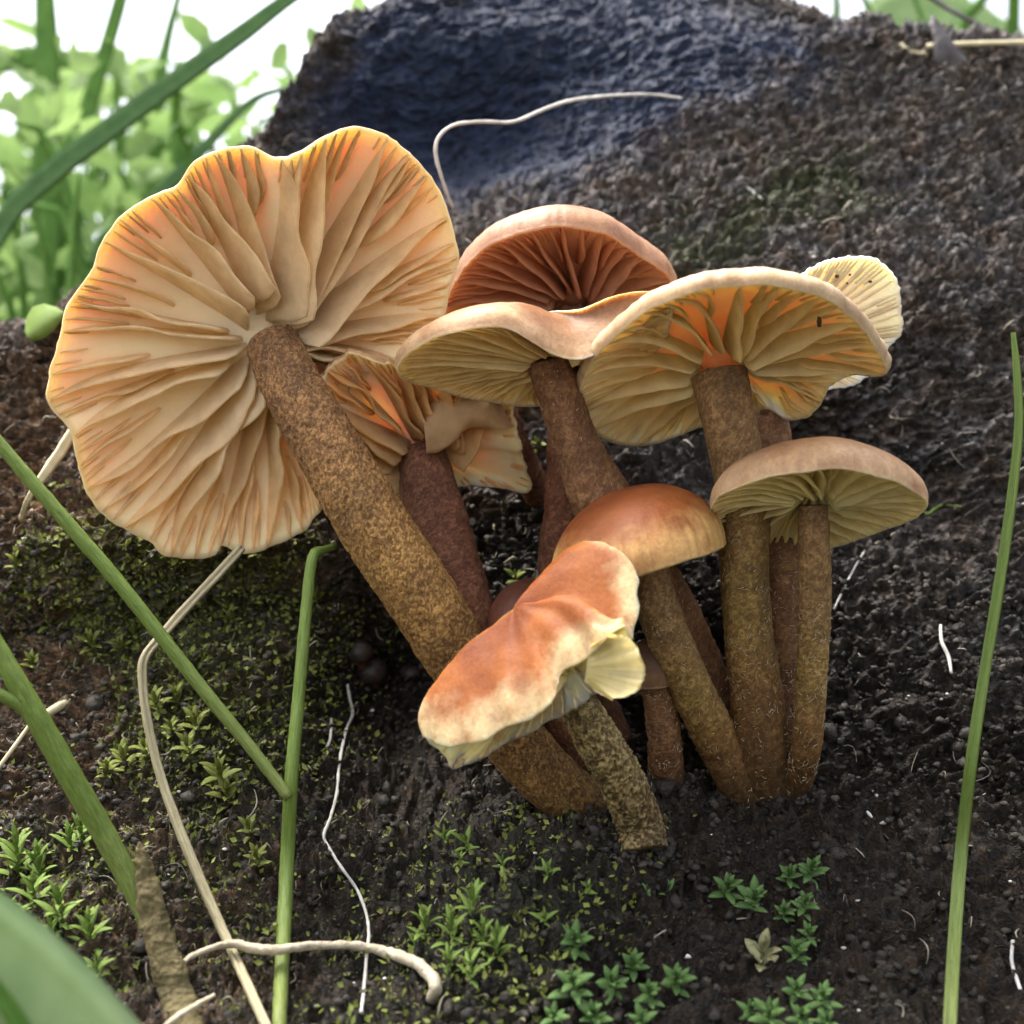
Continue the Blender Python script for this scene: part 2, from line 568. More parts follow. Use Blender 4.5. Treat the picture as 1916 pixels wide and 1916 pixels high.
    du = np.gradient(W.reshape(Y.shape[0], len(xs), 3), axis=0)[r0:r1].reshape(-1, 3)
    dv = np.gradient(W.reshape(Y.shape[0], len(xs), 3), axis=1)[r0:r1].reshape(-1, 3)
    nn = nrm(np.cross(dv, du))
    nn = np.where((nn[:, 1] > 0)[:, None] & (nn[:, 2] < 0)[:, None], -nn, nn)
    info = {'moss': moss[r0:r1].ravel(), 'blue_cast': blue_cast[r0:r1].ravel(), 'painted_shade': painted_shade[r0:r1].ravel()}
    return sub, nn, info


BV, BN, BI = build_bank()
_k = 1 + (BV[:, 1] / U) / DU
BPX = 958 + BV[:, 0] / U / _k
BPY = 958 - (BV[:, 2] - AXIS_Z) / U / _k
BDEP = BV[:, 1] / U


def soil(x, y, r=7):
    """depth of the bank face met at a layout direction (x, y), its nearest surface"""
    m = (np.abs(BPX - x) < r) & (np.abs(BPY - y) < r)
    if not m.any():
        m = (np.abs(BPX - x) < 40) & (np.abs(BPY - y) < 40)
        if not m.any():
            return 300.0
    return float(np.median(BDEP[m]))


def ground_sheet():
    n = 60
    g = np.sign(np.linspace(-1, 1, n)) * np.abs(np.linspace(-1, 1, n)) ** 3 * 60
    X, Y = np.meshgrid(g, g + 0.0)
    Z = 0.0008 * noise(np.stack([X * 9, Y * 9, X * 0], -1), 5) - 0.004
    me = mesh_from('ground', np.stack([X, Y, Z], -1).reshape(-1, 3), grid_faces(n, n))
    z = np.zeros(n * n)
    for k in ('moss', 'brown', 'blue_cast', 'painted_shade', 'litter'):
        a = me.attributes.new(k, 'FLOAT', 'POINT')
        a.data.foreach_set('value', np.full(n * n, 1.0 if k == 'litter' else 0, np.float32))  # whole sheet kept pale as an out-of-view bounce surface
    obj('ground', me, M_SOIL, kind='structure')


ground_sheet()


def batch(name, V, F, mat, kind='stuff', attrs=None):
    me = mesh_from(name, np.vstack(V), np.vstack(F), attrs)
    return obj(name, me, mat, kind=kind)


ICO = None


def ico():
    global ICO
    if ICO is None:
        t = (1 + 5 ** 0.5) / 2
        v = nrm(np.array([(-1, t, 0), (1, t, 0), (-1, -t, 0), (1, -t, 0), (0, -1, t), (0, 1, t), (0, -1, -t), (0, 1, -t), (t, 0, -1), (t, 0, 1), (-t, 0, -1), (-t, 0, 1)]))
        f = np.array([(0, 11, 5), (0, 5, 1), (0, 1, 7), (0, 7, 10), (0, 10, 11), (1, 5, 9), (5, 11, 4), (11, 10, 2), (10, 7, 6), (7, 1, 8), (3, 9, 4), (3, 4, 2), (3, 2, 6), (3, 6, 8), (3, 8, 9), (4, 9, 5), (2, 4, 11), (6, 2, 10), (8, 6, 7), (9, 8, 1)])
        ICO = v, f
    return ICO


VIS = (BPX > -60) & (BPX < 1980) & (BPY > -40) & (BPY < 2000)


def crumbs():
    pr = np.where(VIS & (BI['blue_cast'] < 0.6), np.where(BPY > 1000, 2.5, 1.0), 0.0)
    idx = rng.choice(len(pr), 14000, replace=False, p=pr / pr.sum())
    v, f = ico()
    V, F = [], []
    for c, i in enumerate(idx):
        s = U * (2.2 + (7.5 if BPY[i] > 1000 else 5.0) * rng.random() ** 2.5)
        sc = s * np.array([0.7 + 0.9 * rng.random(), 0.7 + 0.6 * rng.random(), 0.6 + 0.5 * rng.random()])
        a = rng.random() * 6.3
        rot = np.array([[math.cos(a), -math.sin(a), 0], [math.sin(a), math.cos(a), 0], [0, 0, 1]])
        V.append(BV[i] + BN[i] * s * 0.3 + (v * (1 + 0.25 * rng.standard_normal((12, 1))) * sc) @ rot.T)
        F.append(f + 12 * c)
    batch('soil_crumbs', V, F, M_CRUMB)['label'] = 'loose dark soil crumbs lying over the bank'
    idx = rng.choice(np.where(VIS & (BPY > 900))[0], 420, replace=False)
    V, F = [], []
    for c, i in enumerate(idx):
        s = U * (7 + 13 * rng.random() ** 3)
        V.append(BV[i] - BN[i] * s * 0.25 + (v * (1 + 0.22 * rng.standard_normal((12, 1)))) * s * (0.7 + 0.6 * rng.random(3)))
        F.append(f + 12 * c)
    batch('soil_clods', V, F, M_CRUMB)['label'] = 'small dark clods bedded in the soil'
    # pale mineral specks
    idx = rng.choice(np.where(VIS & (BPY > 250) & (BI['blue_cast'] < 0.3))[0], 240, replace=False)
    V, F = [], []
    for c, i in enumerate(idx):
        s = U * (1.5 + 3.0 * rng.random() ** 2)
        V.append(BV[i] + BN[i] * s * 0.5 + v * (1 + 0.25 * rng.standard_normal((12, 1))) * s * np.array([1.4, 0.8, 0.8]))
        F.append(f + 12 * c)
    batch('grit', V, F, M_GRIT)['label'] = 'tiny pale grit grains scattered in the soil'


crumbs()


def ribbons(name, idx, mat, lo, hi, wd, curl, lift, label):
    V, F = [], []
    c = 0
    for i in idx:
        L = U * (lo + (hi - lo) * rng.random() ** 2)
        w = U * wd * (0.6 + 0.7 * rng.random())
        n = BN[i]
        t = nrm(np.cross(n, rng.standard_normal(3)))
        b = np.cross(n, t)
        k = 6
        s = np.linspace(0, 1, k)
        bend = curl * rng.standard_normal()
        path = BV[i] + np.outer(s - 0.5, t) * L + np.outer(np.sin(s * 3.0) * bend, b) * L * 0.4 + np.outer(np.sin(s * np.pi) * lift * (0.4 + rng.random()), n) * L + n * U * 1.0
        ring = []
        for a in (0, 2.09, 4.19):
            ring.append(path + (math.cos(a) * n + math.sin(a) * b) * w * (1 - 0.6 * np.abs(s - 0.4))[:, None])
        V.append(np.stack(ring, 1).reshape(-1, 3))
        F.append(grid_faces(k, 3, True) + c)
        c += k * 3
    batch(name, V, F, mat)['label'] = label


ribbons('rootlets', rng.choice(np.where(VIS & (BPY > 120) & (BI['blue_cast'] < 0.5))[0], 700, replace=False), M_FIBRE, 14, 60, 1.5, 0.9, 0.18, 'short pale rootlets and fibres lying in the soil')


def moss_cover():
    """tiny moss leaflets over the green parts of the bank"""
    prob = BI['moss'] * VIS * (BPY > 880)
    idx = rng.choice(len(prob), 11000, p=prob / prob.sum())
    V, F = [], []
    for c, i in enumerate(idx):
        L = U * (5 + 13 * rng.random())
        w = L * (0.22 + 0.15 * rng.random())
        n = nrm(BN[i] + 0.4 * np.array([0, -0.3, 1]) + 0.45 * rng.standard_normal(3))
        t = nrm(nrm(np.cross(n, rng.standard_normal(3))) + n * (0.3 + 0.7 * rng.random()))
        b = nrm(np.cross(n, t))
        up = np.cross(t, b)
        o = BV[i] + rng.standard_normal(3) * U * 2
        V.append(np.array([o, o + t * L * 0.45 + b * w, o + t * L * 0.5 - up * w * 0.3, o + t * L * 0.45 - b * w, o + t * L + up * L * 0.12]))
        F.append(np.array([(0, 1, 2), (0, 2, 3), (1, 4, 2), (2, 4, 3)]) + 5 * c)
    batch('moss', V, F, M_MOSS)['label'] = 'patchy yellow green moss growing over the bank'


moss_cover()
ribbons('litter_curls', rng.choice(np.where(VIS & (BPY > 930) & (BPX < 1000) & (rng.random(len(BPX)) < 0.5))[0], 1500, replace=False), mat_simple('litter_curl', [(0.3, (0.06, 0.05, 0.03)), (0.7, (0.24, 0.21, 0.13))], 160), 8, 26, 2.3, 1.6, 0.35, 'curled dry moss bits and crumbs littering the left of the bank')

# ------------------------------------------------------------------ mushrooms


def fuzz(stem_pts, n, mat, parent, size=7.0, seed=1, lo=0.0, hi=1.0):
    """short curled hairs standing on a stem"""
    r = np.random.default_rng(seed)
    c = crom(stem_pts, 200)
    tan = nrm(np.gradient(c[:, :3], axis=0))
    V, F = [], []
    for k in range(n):
        i = int((lo + (hi - lo) * r.random()) * 199)
        a = r.random() * 2 * np.pi
        t = tan[i]
        u = nrm(np.cross(t, [0.3, 0.2, 1.0]))
        w = np.cross(t, u)
        d = u * math.cos(a) + w * math.sin(a)
        if d[2] > 0.35:
            d[2] *= -1
            d = nrm(d - t * np.dot(d, t))
        e = np.cross(t, d)
        base = c[i, :3] + d * c[i, 3] * 0.98
        L = size * (0.5 + r.random())
        dirn = nrm(d * (0.05 + 0.35 * r.random() ** 2) + t * r.standard_normal() + e * r.standard_normal())
        cur = nrm(np.cross(d, dirn)) * r.standard_normal() * 0.9 - d * 0.05
        sd = nrm(np.cross(dirn, d) + 0.3 * d) * size * 0.14
        s = np.linspace(0, 1, 4)
        path = base + np.outer(s, dirn) * L + np.outer(s ** 2, cur) * L
        wd = (1 - 0.7 * s)[:, None]
        V.append(np.stack([path + sd * wd, path - sd * wd + d * 0.2, path + d * size * 0.13 * wd], 1).reshape(-1, 3))
        F.append(grid_faces(4, 3, True) + 12 * k)
    me = mesh_from('fuzz', P(np.vstack(V)), np.vstack(F))
    return obj('fuzz', me, mat, parent, 'stuff')


def plane(pts, hub, a, b, dd=None):
    """outline points (x, y[, extra depth]) lifted onto the plane of the cap through its hub"""
    out = []
    for q in pts:
        e = q[2] if len(q) > 2 else 0
        out.append((q[0], q[1], hub[2] + a * (q[0] - hub[0]) + b * (q[1] - hub[1]) + e))
    return np.array(out, float), nrm(np.array([-a, -b, 1.0]))


def mushroom(label, hub, rim, n, H, hu, amax, stem, mats, gills=None, group=None, seed=0, centre=None, rimnoise=4.0, wave=0.0, top_shape=1.0, hubr=None, bumps=3.0, fuzzn=300, fuzz_size=7, apex=None, name='mushroom', fuzz_lo=0.0, stem_rough=3.0, dents=(), twist=0.0, stem_res=(64, 190), ridge=1.6, rwl=7.5, soft=20):
    r = np.random.default_rng(seed + 100)
    m_cap, m_gill, m_stem, m_fuzz = mats
    hub = np.array(hub, float)
    n = nrm(n)
    NPH = 240
    R = crom(rim, NPH, closed=True)
    ph = np.arange(NPH) / NPH
    cs = np.stack([np.cos(ph * 2 * np.pi), np.sin(ph * 2 * np.pi), ph * 0], 1)
    Ct = R.mean(0) if centre is None else np.array(centre, float)
    rad = nrm(R - Ct)
    R = R + rad * (rimnoise * (0.7 * fbm(cs * 7 + seed, 3, seed) + 0.4 * noise(cs * 26 + seed, seed + 3)))[:, None]
    R = R + n * (wave * fbm(cs * 2.2 + seed, 2, seed + 5))[:, None]
    base = P([np.array(stem[-1][:3])])[0]
    root = thing(name, label, 'mushroom', base, group)
    # cap: dome above, gill plate below, one closed skin
    NT, NU = 40, 26
    am = math.radians(amax)
    al = np.linspace(0, am, NT)
    rho = np.sin(al) / math.sin(am)
    zet = (np.cos(al) - math.cos(am)) / (1 - math.cos(am))
    zet = zet ** top_shape
    ap = n * H if apex is None else np.array(apex, float) - Ct
    win = np.hanning(2 * soft + 3)[1:-1]
    win = win / win.sum()
    Rs = np.stack([np.convolve(np.r_[R[-soft:, k], R[:, k], R[:soft, k]], win, 'valid') for k in range(3)], 1)
    Re = Rs[None] + (R - Rs)[None] * (rho.clip(0, 1) ** 6)[:, None, None]
    top = Ct + (Re - Ct) * rho[:, None, None] + ap * zet[:, None, None]
    top = top + n * (bumps * fbm(top / 60 + seed, 3, seed + 9))[..., None] * (1 - rho ** 6)[:, None, None]
    for (dx, dy, dr, depth) in dents:
        g = np.exp(-(((top[..., 0] - dx) ** 2 + (top[..., 1] - dy) ** 2) / dr ** 2))
        top = top - nrm(ap) * (depth * g)[..., None]
    hr = stem[0][3] * 0.8 if hubr is None else hubr
    hdir = nrm((R - hub) - np.outer((R - hub) @ n, n))
    ring = hub + hdir * hr

    def under(phi, t):
        x = (phi % 1.0) * NPH
        i = np.floor(x).astype(int) % NPH
        f = (x - np.floor(x))[..., None]
        j = (i + 1) % NPH
        Rp = R[i] * (1 - f) + R[j] * f
        rp = ring[i] * (1 - f) + ring[j] * f
        t = np.asarray(t)[..., None]
        return rp + (Rp - rp) * t + n * hu * (1 - t ** 2.4)

    tu = np.linspace(1, 0, NU)
    und = np.stack([under(ph, np.full(NPH, t)) for t in tu])
    und[0] = R + n * 1.0
    lip = R + rad * 2.0 + n * 2.0
    rows = np.concatenate([top[1:-1], lip[None], und[0:1] - n * 3.0, und[1:]], 0)
    nr = rows.shape[0]
    V = np.vstack([rows.reshape(-1, 3), top[0, :1], [hub + n * hu]])
    F = grid_faces(nr, NPH, True).tolist()
    a0 = nr * NPH
    F += [[a0, (j + 1) % NPH, j] for j in range(NPH)]
    b0 = (nr - 1) * NPH
    F += [[b0 + j, b0 + (j + 1) % NPH, a0 + 1] for j in range(NPH)]
    radv = np.concatenate([np.repeat(rho[1:-1].clip(0, 1) ** 1.2, NPH), np.repeat([1.0, 1.0], NPH), np.repeat(tu[1:], NPH), [0, 0]])
    side = np.concatenate([np.zeros((NT - 2) * NPH), np.repeat([0.0, 0.5], NPH), np.ones((NU - 1) * NPH), [0, 1]])
    cap = obj('cap', mesh_from('cap', P(V), F, {'rad': radv, 'side': side}), m_cap, root)
    # gills: every blade a mesh of its own
    if gills:
        n1, Gd, lean, levels = gills['n'], gills['depth'], gills.get('lean', 0.3), gills.get('levels', 3)
        span = gills.get('span', (0, 1))
        wav = gills.get('wavy', 5.0)
        lst = []
        for k in range(n1):
            f0 = (k + 0.15 * r.standard_normal()) / n1
            lst.append((f0, 0.0 - 0.03 * r.random() if r.random() < 0.75 else 0.12 * r.random(), 1.0))
            if levels > 1:
                lst.append((f0 + 0.5 / n1, 0.30 + 0.3 * r.random(), 0.72))
            for q in range(gills.get('fringe', 0)):
                lst.append((f0 + (q + 0.5 + 0.3 * r.standard_normal()) / gills['fringe'] / n1, 0.80 + 0.12 * r.random(), 0.2))
            if levels > 2 and r.random() < 0.75:
                lst.append((f0 + 0.25 / n1, 0.62 + 0.2 * r.random(), 0.42))
                lst.append((f0 + 0.75 / n1, 0.62 + 0.2 * r.random(), 0.42))
        for (f0, t0, sc) in lst:
            if gills.get('skip', (2, 2))[0] < f0 % 1.0 < gills.get('skip', (2, 2))[1] and t0 < 0.75:
                continue
            if not (span[0] <= f0 % 1.0 <= span[1]):
                continue
            nt = 18 if sc > 0.9 else 12
            t = np.linspace(t0, 0.992, nt)
            s = (t - t0) / (0.992 - t0)
            drift = 0.007 * (1 - max(t0, 0)) ** 2 * r.standard_normal() + (1 - max(t0, 0)) * twist * (0.5 + 0.5 * math.sin(2 * np.pi * f0 * 2))
            phi = f0 + drift * np.sin(s * np.pi) + 0.0016 * (1 - max(t0, 0)) * noise(np.stack([s * 3 + f0 * 50, s * 0, s * 0], -1), seed + 20)
            B0 = under(phi, np.clip(t, 0, 1)) if t0 >= 0 else under(phi, t.clip(0, 1)) + (under(phi, np.zeros(nt)) - under(phi, np.full(nt, 0.05))) * (np.clip(-t, 0, 1) / 0.05)[:, None]
            dr = nrm(np.gradient(B0, axis=0))
            tg = nrm(np.cross(n[None], dr))
            rise = np.clip(s / (0.10 if sc > 0.9 else 0.35), 0, 1) ** 0.7
            g = Gd * sc * (rise * (1 - t.clip(0, 1) ** 1.5) * (0.7 + 0.45 * r.random()) + 0.05 * rise)
            g = g * (1 + 0.10 * noise(np.stack([s * 6 + f0 * 31, s * 0 + 2, s * 0], -1), seed + 22))
            if callable(lean):
                lf = lean(f0)
            else:
                lf = lean
            lt = lf * g * (0.8 + 0.5 * r.random()) + wav * (1 - max(t0, 0)) * sc * s * (1 - s) * 3 * noise(np.stack([s * 4 + f0 * 77, s * 0, s * 0 + 5], -1), seed + 24)
            E = B0 - n * g[:, None] + tg * lt[:, None]
            thb = 1.6 + 4.0 * sc
            the = 1.0 + 1.7 * sc
            tp = np.clip((1 - s) * 6, 0.25, 1)[:, None]
            mid = B0 * 0.45 + E * 0.55
            rows_ = np.stack([B0 + n * 4 + tg * thb * tp, mid + tg * (thb * 0.62) * tp, E + tg * the * tp, E - n * 1.6, E - tg * the * tp, mid - tg * (thb * 0.62) * tp, B0 + n * 4 - tg * thb * tp], 1)
            VV = rows_.reshape(-1, 3)
            FF = grid_faces(nt, 7).tolist() + [[6, 5, 4, 3, 2, 1, 0], [(nt - 1) * 7 + q for q in range(7)]]
            obj('gill', mesh_from('gill', P(VV), FF, {'rad': np.repeat(t.clip(0, 1) * (0.55 if sc < 0.3 else 1.0), 7)}), m_gill, cap)
    st = tube('stem', stem, m_stem, root, ns=stem_res[0], nl=stem_res[1], rough=stem_rough, wl=26, seed=seed, ridge=ridge, rwl=rwl)
    if fuzzn:
        fuzz(stem, fuzzn, m_fuzz, st, fuzz_size, seed + 3, fuzz_lo, 0.98)
    return root, cap, st


CREAM = (0.78, 0.63, 0.38)
# cap materials
C_BIG = mat_cap('big_cap_skin', (0.46, 0.22, 0.08), (0.60, 0.34, 0.13), (0.74, 0.50, 0.28), (0.88, 0.74, 0.52), (0.94, 0.72, 0.42))
C_PINK = mat_cap('pink_cap_skin', (0.30, 0.135, 0.075), (0.38, 0.18, 0.10), (0.56, 0.33, 0.20), (0.46, 0.23, 0.16), (0.64, 0.35, 0.21))
C_TAN = mat_cap('tan_cap_skin', (0.34, 0.165, 0.07), (0.45, 0.24, 0.115), (0.70, 0.50, 0.31), (0.90, 0.80, 0.48), (0.95, 0.82, 0.50))
C_CREAM = mat_cap('cream_cap_skin', (0.54, 0.35, 0.16), (0.62, 0.46, 0.26), (0.76, 0.60, 0.40), (0.90, 0.74, 0.40), (0.95, 0.80, 0.46))
C_ORANGE = mat_cap('orange_cap_skin', (0.42, 0.115, 0.025), (0.56, 0.195, 0.04), (0.92, 0.76, 0.46), (0.94, 0.86, 0.48), (0.96, 0.88, 0.54), 0.80)
C_RUST = mat_cap('rust_cap_skin', (0.30, 0.075, 0.024), (0.44, 0.15, 0.04), (0.84, 0.54, 0.22), (0.55, 0.36, 0.16), (0.7, 0.5, 0.25), 0.77)
C_RED = mat_cap('red_cap_skin', (0.10, 0.035, 0.022), (0.15, 0.05, 0.03), (0.20, 0.075, 0.045), (0.2, 0.1, 0.05), (0.25, 0.12, 0.06))
C_BROWN = mat_cap('brown_cap_skin', (0.12, 0.06, 0.03), (0.17, 0.09, 0.045), (0.30, 0.18, 0.09), (0.3, 0.2, 0.1), (0.35, 0.22, 0.11))
G_BIG = mat_gill('big_cap_gill', (0.90, 0.76, 0.55), (0.95, 0.74, 0.45))
G_AMBER = mat_gill('amber_gill', (0.84, 0.62, 0.36), (0.92, 0.60, 0.26))
G_PINK = mat_gill('pink_gill', (0.62, 0.37, 0.28), (0.82, 0.52, 0.35))
G_YELLOW = mat_gill('yellow_gill', (0.92, 0.80, 0.50), (0.97, 0.82, 0.48))
G_LEMON = mat_gill('lemon_gill', (0.93, 0.86, 0.52), (0.97, 0.88, 0.56))
G_IVORY = mat_gill('ivory_gill', (0.90, 0.80, 0.60), (0.94, 0.86, 0.68))
C_IVORY = mat_cap('ivory_cap_skin', (0.72, 0.56, 0.36), (0.80, 0.66, 0.46), (0.92, 0.82, 0.64), (0.90, 0.80, 0.60), (0.94, 0.86, 0.68))
S_GOLD = mat_stem('golden_brown_stem', [(0.3, (0.085, 0.045, 0.018)), (0.52, (0.21, 0.125, 0.05)), (0.72, (0.42, 0.28, 0.12))],
                  [(0.0, (0.75, 0.62, 0.62)), (0.18, (1.0, 0.85, 0.8)), (0.4, (1.2, 1.1, 0.85)), (0.65, (0.9, 0.75, 0.6)), (0.85, (0.7, 0.68, 0.55)), (1.0, (0.35, 0.34, 0.28))])
S_RED = mat_stem('red_brown_stem', [(0.3, (0.085, 0.034, 0.02)), (0.55, (0.18, 0.080, 0.046)), (0.75, (0.30, 0.155, 0.09))],
                 [(0.0, (0.9, 0.85, 0.85)), (0.5, (1.1, 1.0, 0.9)), (1.0, (0.7, 0.65, 0.55))])
S_BROWN = mat_stem('brown_stem', [(0.3, (0.12, 0.058, 0.034)), (0.55, (0.23, 0.125, 0.070)), (0.75, (0.34, 0.22, 0.11))],
                   [(0.0, (0.75, 0.65, 0.6)), (0.3, (1.05, 1.0, 0.9)), (0.65, (0.9, 0.8, 0.65)), (1.0, (0.2, 0.17, 0.14))])
S_OLIVE = mat_stem('olive_stem', [(0.3, (0.12, 0.07, 0.03)), (0.55, (0.24, 0.155, 0.065)), (0.75, (0.40, 0.28, 0.13))],
                   [(0.0, (0.85, 0.75, 0.8)), (0.3, (1.0, 0.95, 0.9)), (0.55, (1.15, 1.15, 0.85)), (0.75, (0.75, 0.6, 0.45)), (1.0, (0.22, 0.18, 0.13))])
S_WRINKLE = mat_stem('wrinkled_stem', [(0.38, (0.05, 0.034, 0.014)), (0.6, (0.17, 0.125, 0.055)), (0.85, (0.46, 0.38, 0.21))],
                     [(0.0, (1.1, 1.1, 0.95)), (1.0, (0.85, 0.8, 0.75))], 1.0, 0.45)
FZ_GOLD = mat_simple('golden_fuzz', [(0.3, (0.30, 0.19, 0.08)), (0.7, (0.55, 0.40, 0.20))], 300)
FZ_BROWN = mat_simple('brown_fuzz', [(0.3, (0.16, 0.085, 0.045)), (0.7, (0.30, 0.18, 0.10))], 300)
FZ_PALE = mat_simple('pale_fuzz', [(0.3, (0.40, 0.30, 0.18)), (0.7, (0.70, 0.58, 0.40))], 300)


def foot(x, y, r, sink=18):
    return (x, y, soil(x, y) + sink, r)


# the largest cap, gills turned outwards
hub = (500, 655, 10)
rim, n = plane([(85, 735), (108, 650), (130, 575), (172, 512), (190, 455), (235, 400), (290, 366), (335, 346), (362, 305), (415, 281), (470, 276, 0), (520, 296, -20), (565, 282, -55),
                (610, 256, -40), (662, 238, 0), (715, 250), (757, 281), (800, 325), (830, 380), (848, 440), (857, 490), (838, 540), (830, 590), (790, 630), (745, 680), (690, 698), (655, 715), (648, 780),
                (645, 860), (615, 930), (588, 968), (570, 995), (500, 1026), (445, 1036), (418, 1020), (400, 1042), (350, 1046), (305, 1038), (280, 1012), (228, 985), (190, 958), (160, 915), (143, 855), (132, 805), (98, 765)],
               hub, 0.05, 0.30)
big = mushroom('largest mushroom, its wide cream gills spread open above a long golden brown stem', hub, rim, n, 130, 58, 92,
               [(508, 640, 30, 50), (545, 720, -30, 56), (620, 850, -75, 62), (700, 985, -95, 66), (790, 1120, -100, 66), (870, 1250, -85, 62), (950, 1370, -65, 58), (1040, 1468, -50, 55), (1110, 1520, -25, 52), (1165, 1548, 5, 48), foot(1230, 1565, 40, 30)],
               (C_BIG, G_BIG, S_GOLD, FZ_GOLD), {'n': 25, 'depth': 72, 'lean': lambda f: 0.65 * math.sin(2 * math.pi * (f - 0.02)) + 0.15, 'levels': 3, 'wavy': 17, 'fringe': 3}, seed=1, rimnoise=5, wave=14, fuzzn=1500, fuzz_size=5.5, stem_res=(120, 380), ridge=3.2, rwl=6.5, hubr=44, centre=(470, 640, 15))

# crumpled cap behind the big stem
hub = (792, 862, 130)
rim, n = plane([(596, 742, -20), (610, 700, 0), (660, 668, 10), (720, 676, -10), (770, 690, 10), (830, 712), (890, 728), (945, 748), (968, 800), (984, 870), (992, 915), (975, 922), (930, 912), (890, 916), (850, 920), (800, 915, 30), (740, 915, 30), (700, 890, 20), (650, 830)], hub, 0.10, 0.7)
crumpled = mushroom('mushroom with crumpled amber gills half hidden behind the big golden brown stem', hub, rim, n, 70, 30, 95,
         [(790, 848, 140, 44), (800, 900, 110, 52), (822, 1000, 75, 60), (850, 1100, 45, 62), (885, 1190, 30, 58), (950, 1320, 40, 50), foot(1010, 1430, 46)],
         (C_BIG, G_AMBER, S_RED, FZ_BROWN), {'n': 20, 'depth': 62, 'lean': lambda f: 0.9 * math.sin(2 * math.pi * f), 'levels': 3, 'wavy': 16, 'skip': (0.36, 0.72), 'fringe': 3}, seed=2, rimnoise=9, wave=34, fuzzn=420, fuzz_size=6, bumps=6)

# its pale drooping fold
ua = crom([(792, 775, 72), (815, 748, 62), (860, 738, 60), (925, 745, 66), (960, 800, 90)], 40)
la = crom([(798, 848, 62), (820, 846, 52), (850, 826, 48), (875, 803, 56), (915, 804, 78)], 40)
tt = np.linspace(0, 1, 14)[:, None, None]
sheet = ua[None] + (la - ua)[None] * tt
sheet[..., 2] -= 20 * np.sin(tt[..., 0] * np.pi) + 3 * noise(sheet / 22, 77)
back = sheet.copy()
back[..., 2] += 7
fold = np.concatenate([sheet, back[::-1]], 0)
obj('fold', mesh_from('fold', P(fold.reshape(-1, 3)), grid_faces(28, 40), {'rad': np.full(28 * 40, 0.3)}), mat_gill('tan_fold', (0.74, 0.54, 0.33), (0.80, 0.58, 0.34)), crumpled[1])

# rounded pink cap at the back
hub = (1072, 590, 215)
rim, n = plane([(833, 600), (838, 560), (870, 505), (915, 464), (970, 438), (1035, 425), (1090, 428), (1150, 449), (1205, 488), (1252, 520), (1262, 560), (1230, 610), (1160, 650), (1060, 668), (950, 660), (880, 640)], hub, 0.0, 1.55)
mushroom('domed pinkish brown cap with rosy gills behind the tan wavy cap', hub, rim, n, 120, 42, 100,
         [(1072, 585, 230, 40), (1070, 700, 190, 42), (1066, 850, 150, 42), (1060, 960, 120, 42), (1050, 1070, 110, 42), (1090, 1250, 110, 40), foot(1150, 1400, 40)],
         (C_PINK, G_PINK, S_RED, FZ_BROWN), {'n': 19, 'depth': 46, 'lean': 0.35, 'levels': 3, 'wavy': 5}, seed=3, rimnoise=4, wave=6, fuzzn=120, fuzz_size=6)

# tan wavy cap in the middle
hub = (1042, 690, -70)
rim, n = plane([(743, 688), (765, 660), (820, 630), (890, 616), (950, 618), (1000, 640, -25), (1035, 660, -45), (1085, 672, -60), (1130, 655, -30), (1180, 630), (1235, 600), (1258, 580), (1240, 640, 20), (1190, 690, 20), (1130, 725, 10), (1060, 745), (1000, 757), (930, 752), (860, 742), (800, 726), (760, 710)], hub, 0.05, 2.0)
mushroom('tan wavy cap with a curled front edge, standing in the middle of the cluster', hub, rim, n, 100, 28, 100,
         [(1030, 668, -60, 46), (1048, 740, -50, 42), (1078, 830, -35, 44), (1118, 920, -10, 56), (1165, 1010, 20, 56), (1240, 1110, 40, 48), (1300, 1220, 45, 42), (1350, 1340, 55, 40), foot(1385, 1440, 42)],
         (C_TAN, G_YELLOW, S_BROWN, FZ_PALE), {'n': 32, 'depth': 34, 'lean': 0.3, 'levels': 3, 'wavy': 4}, seed=4, rimnoise=4, wave=5, fuzzn=260, fuzz_size=6,
         dents=((1090, 580, 50, 20),), bumps=4)

# large cream cap on the right
hub = (1352, 712, -80)
rim, n = plane([(1086, 750), (1100, 690), (1140, 640), (1190, 600), (1245, 568), (1300, 545), (1360, 533), (1420, 528), (1480, 535), (1540, 555), (1595, 592), (1635, 640), (1660, 688), (1640, 700, 20), (1595, 698, 10), (1555, 722), (1530, 760), (1505, 780), (1470, 782), (1435, 762, 10), (1400, 770, 20), (1340, 785, 20), (1280, 806), (1235, 826), (1190, 834), (1140, 822), (1100, 795)], hub, 0.08, 1.55)
cream = mushroom('large cream cap with radiating yellow gills on a thick stem right in the cluster', hub, rim, n, 95, 48, 104,
         [(1345, 700, -60, 54), (1358, 760, -75, 52), (1380, 860, -75, 50), (1395, 960, -60, 47), (1392, 1060, -45, 46), (1400, 1180, -30, 46), (1415, 1300, -15, 50), (1425, 1400, 5, 54), foot(1430, 1480, 56)],
         (C_CREAM, G_YELLOW, S_OLIVE, FZ_PALE), {'fringe': 2, 'n': 18, 'depth': 50, 'lean': lambda f: 0.45 * math.sin(2 * math.pi * (f + 0.05)), 'levels': 3, 'wavy': 7}, seed=25, rimnoise=5, wave=8, fuzzn=672, fuzz_size=7, fuzz_lo=0.3, twist=0.02)

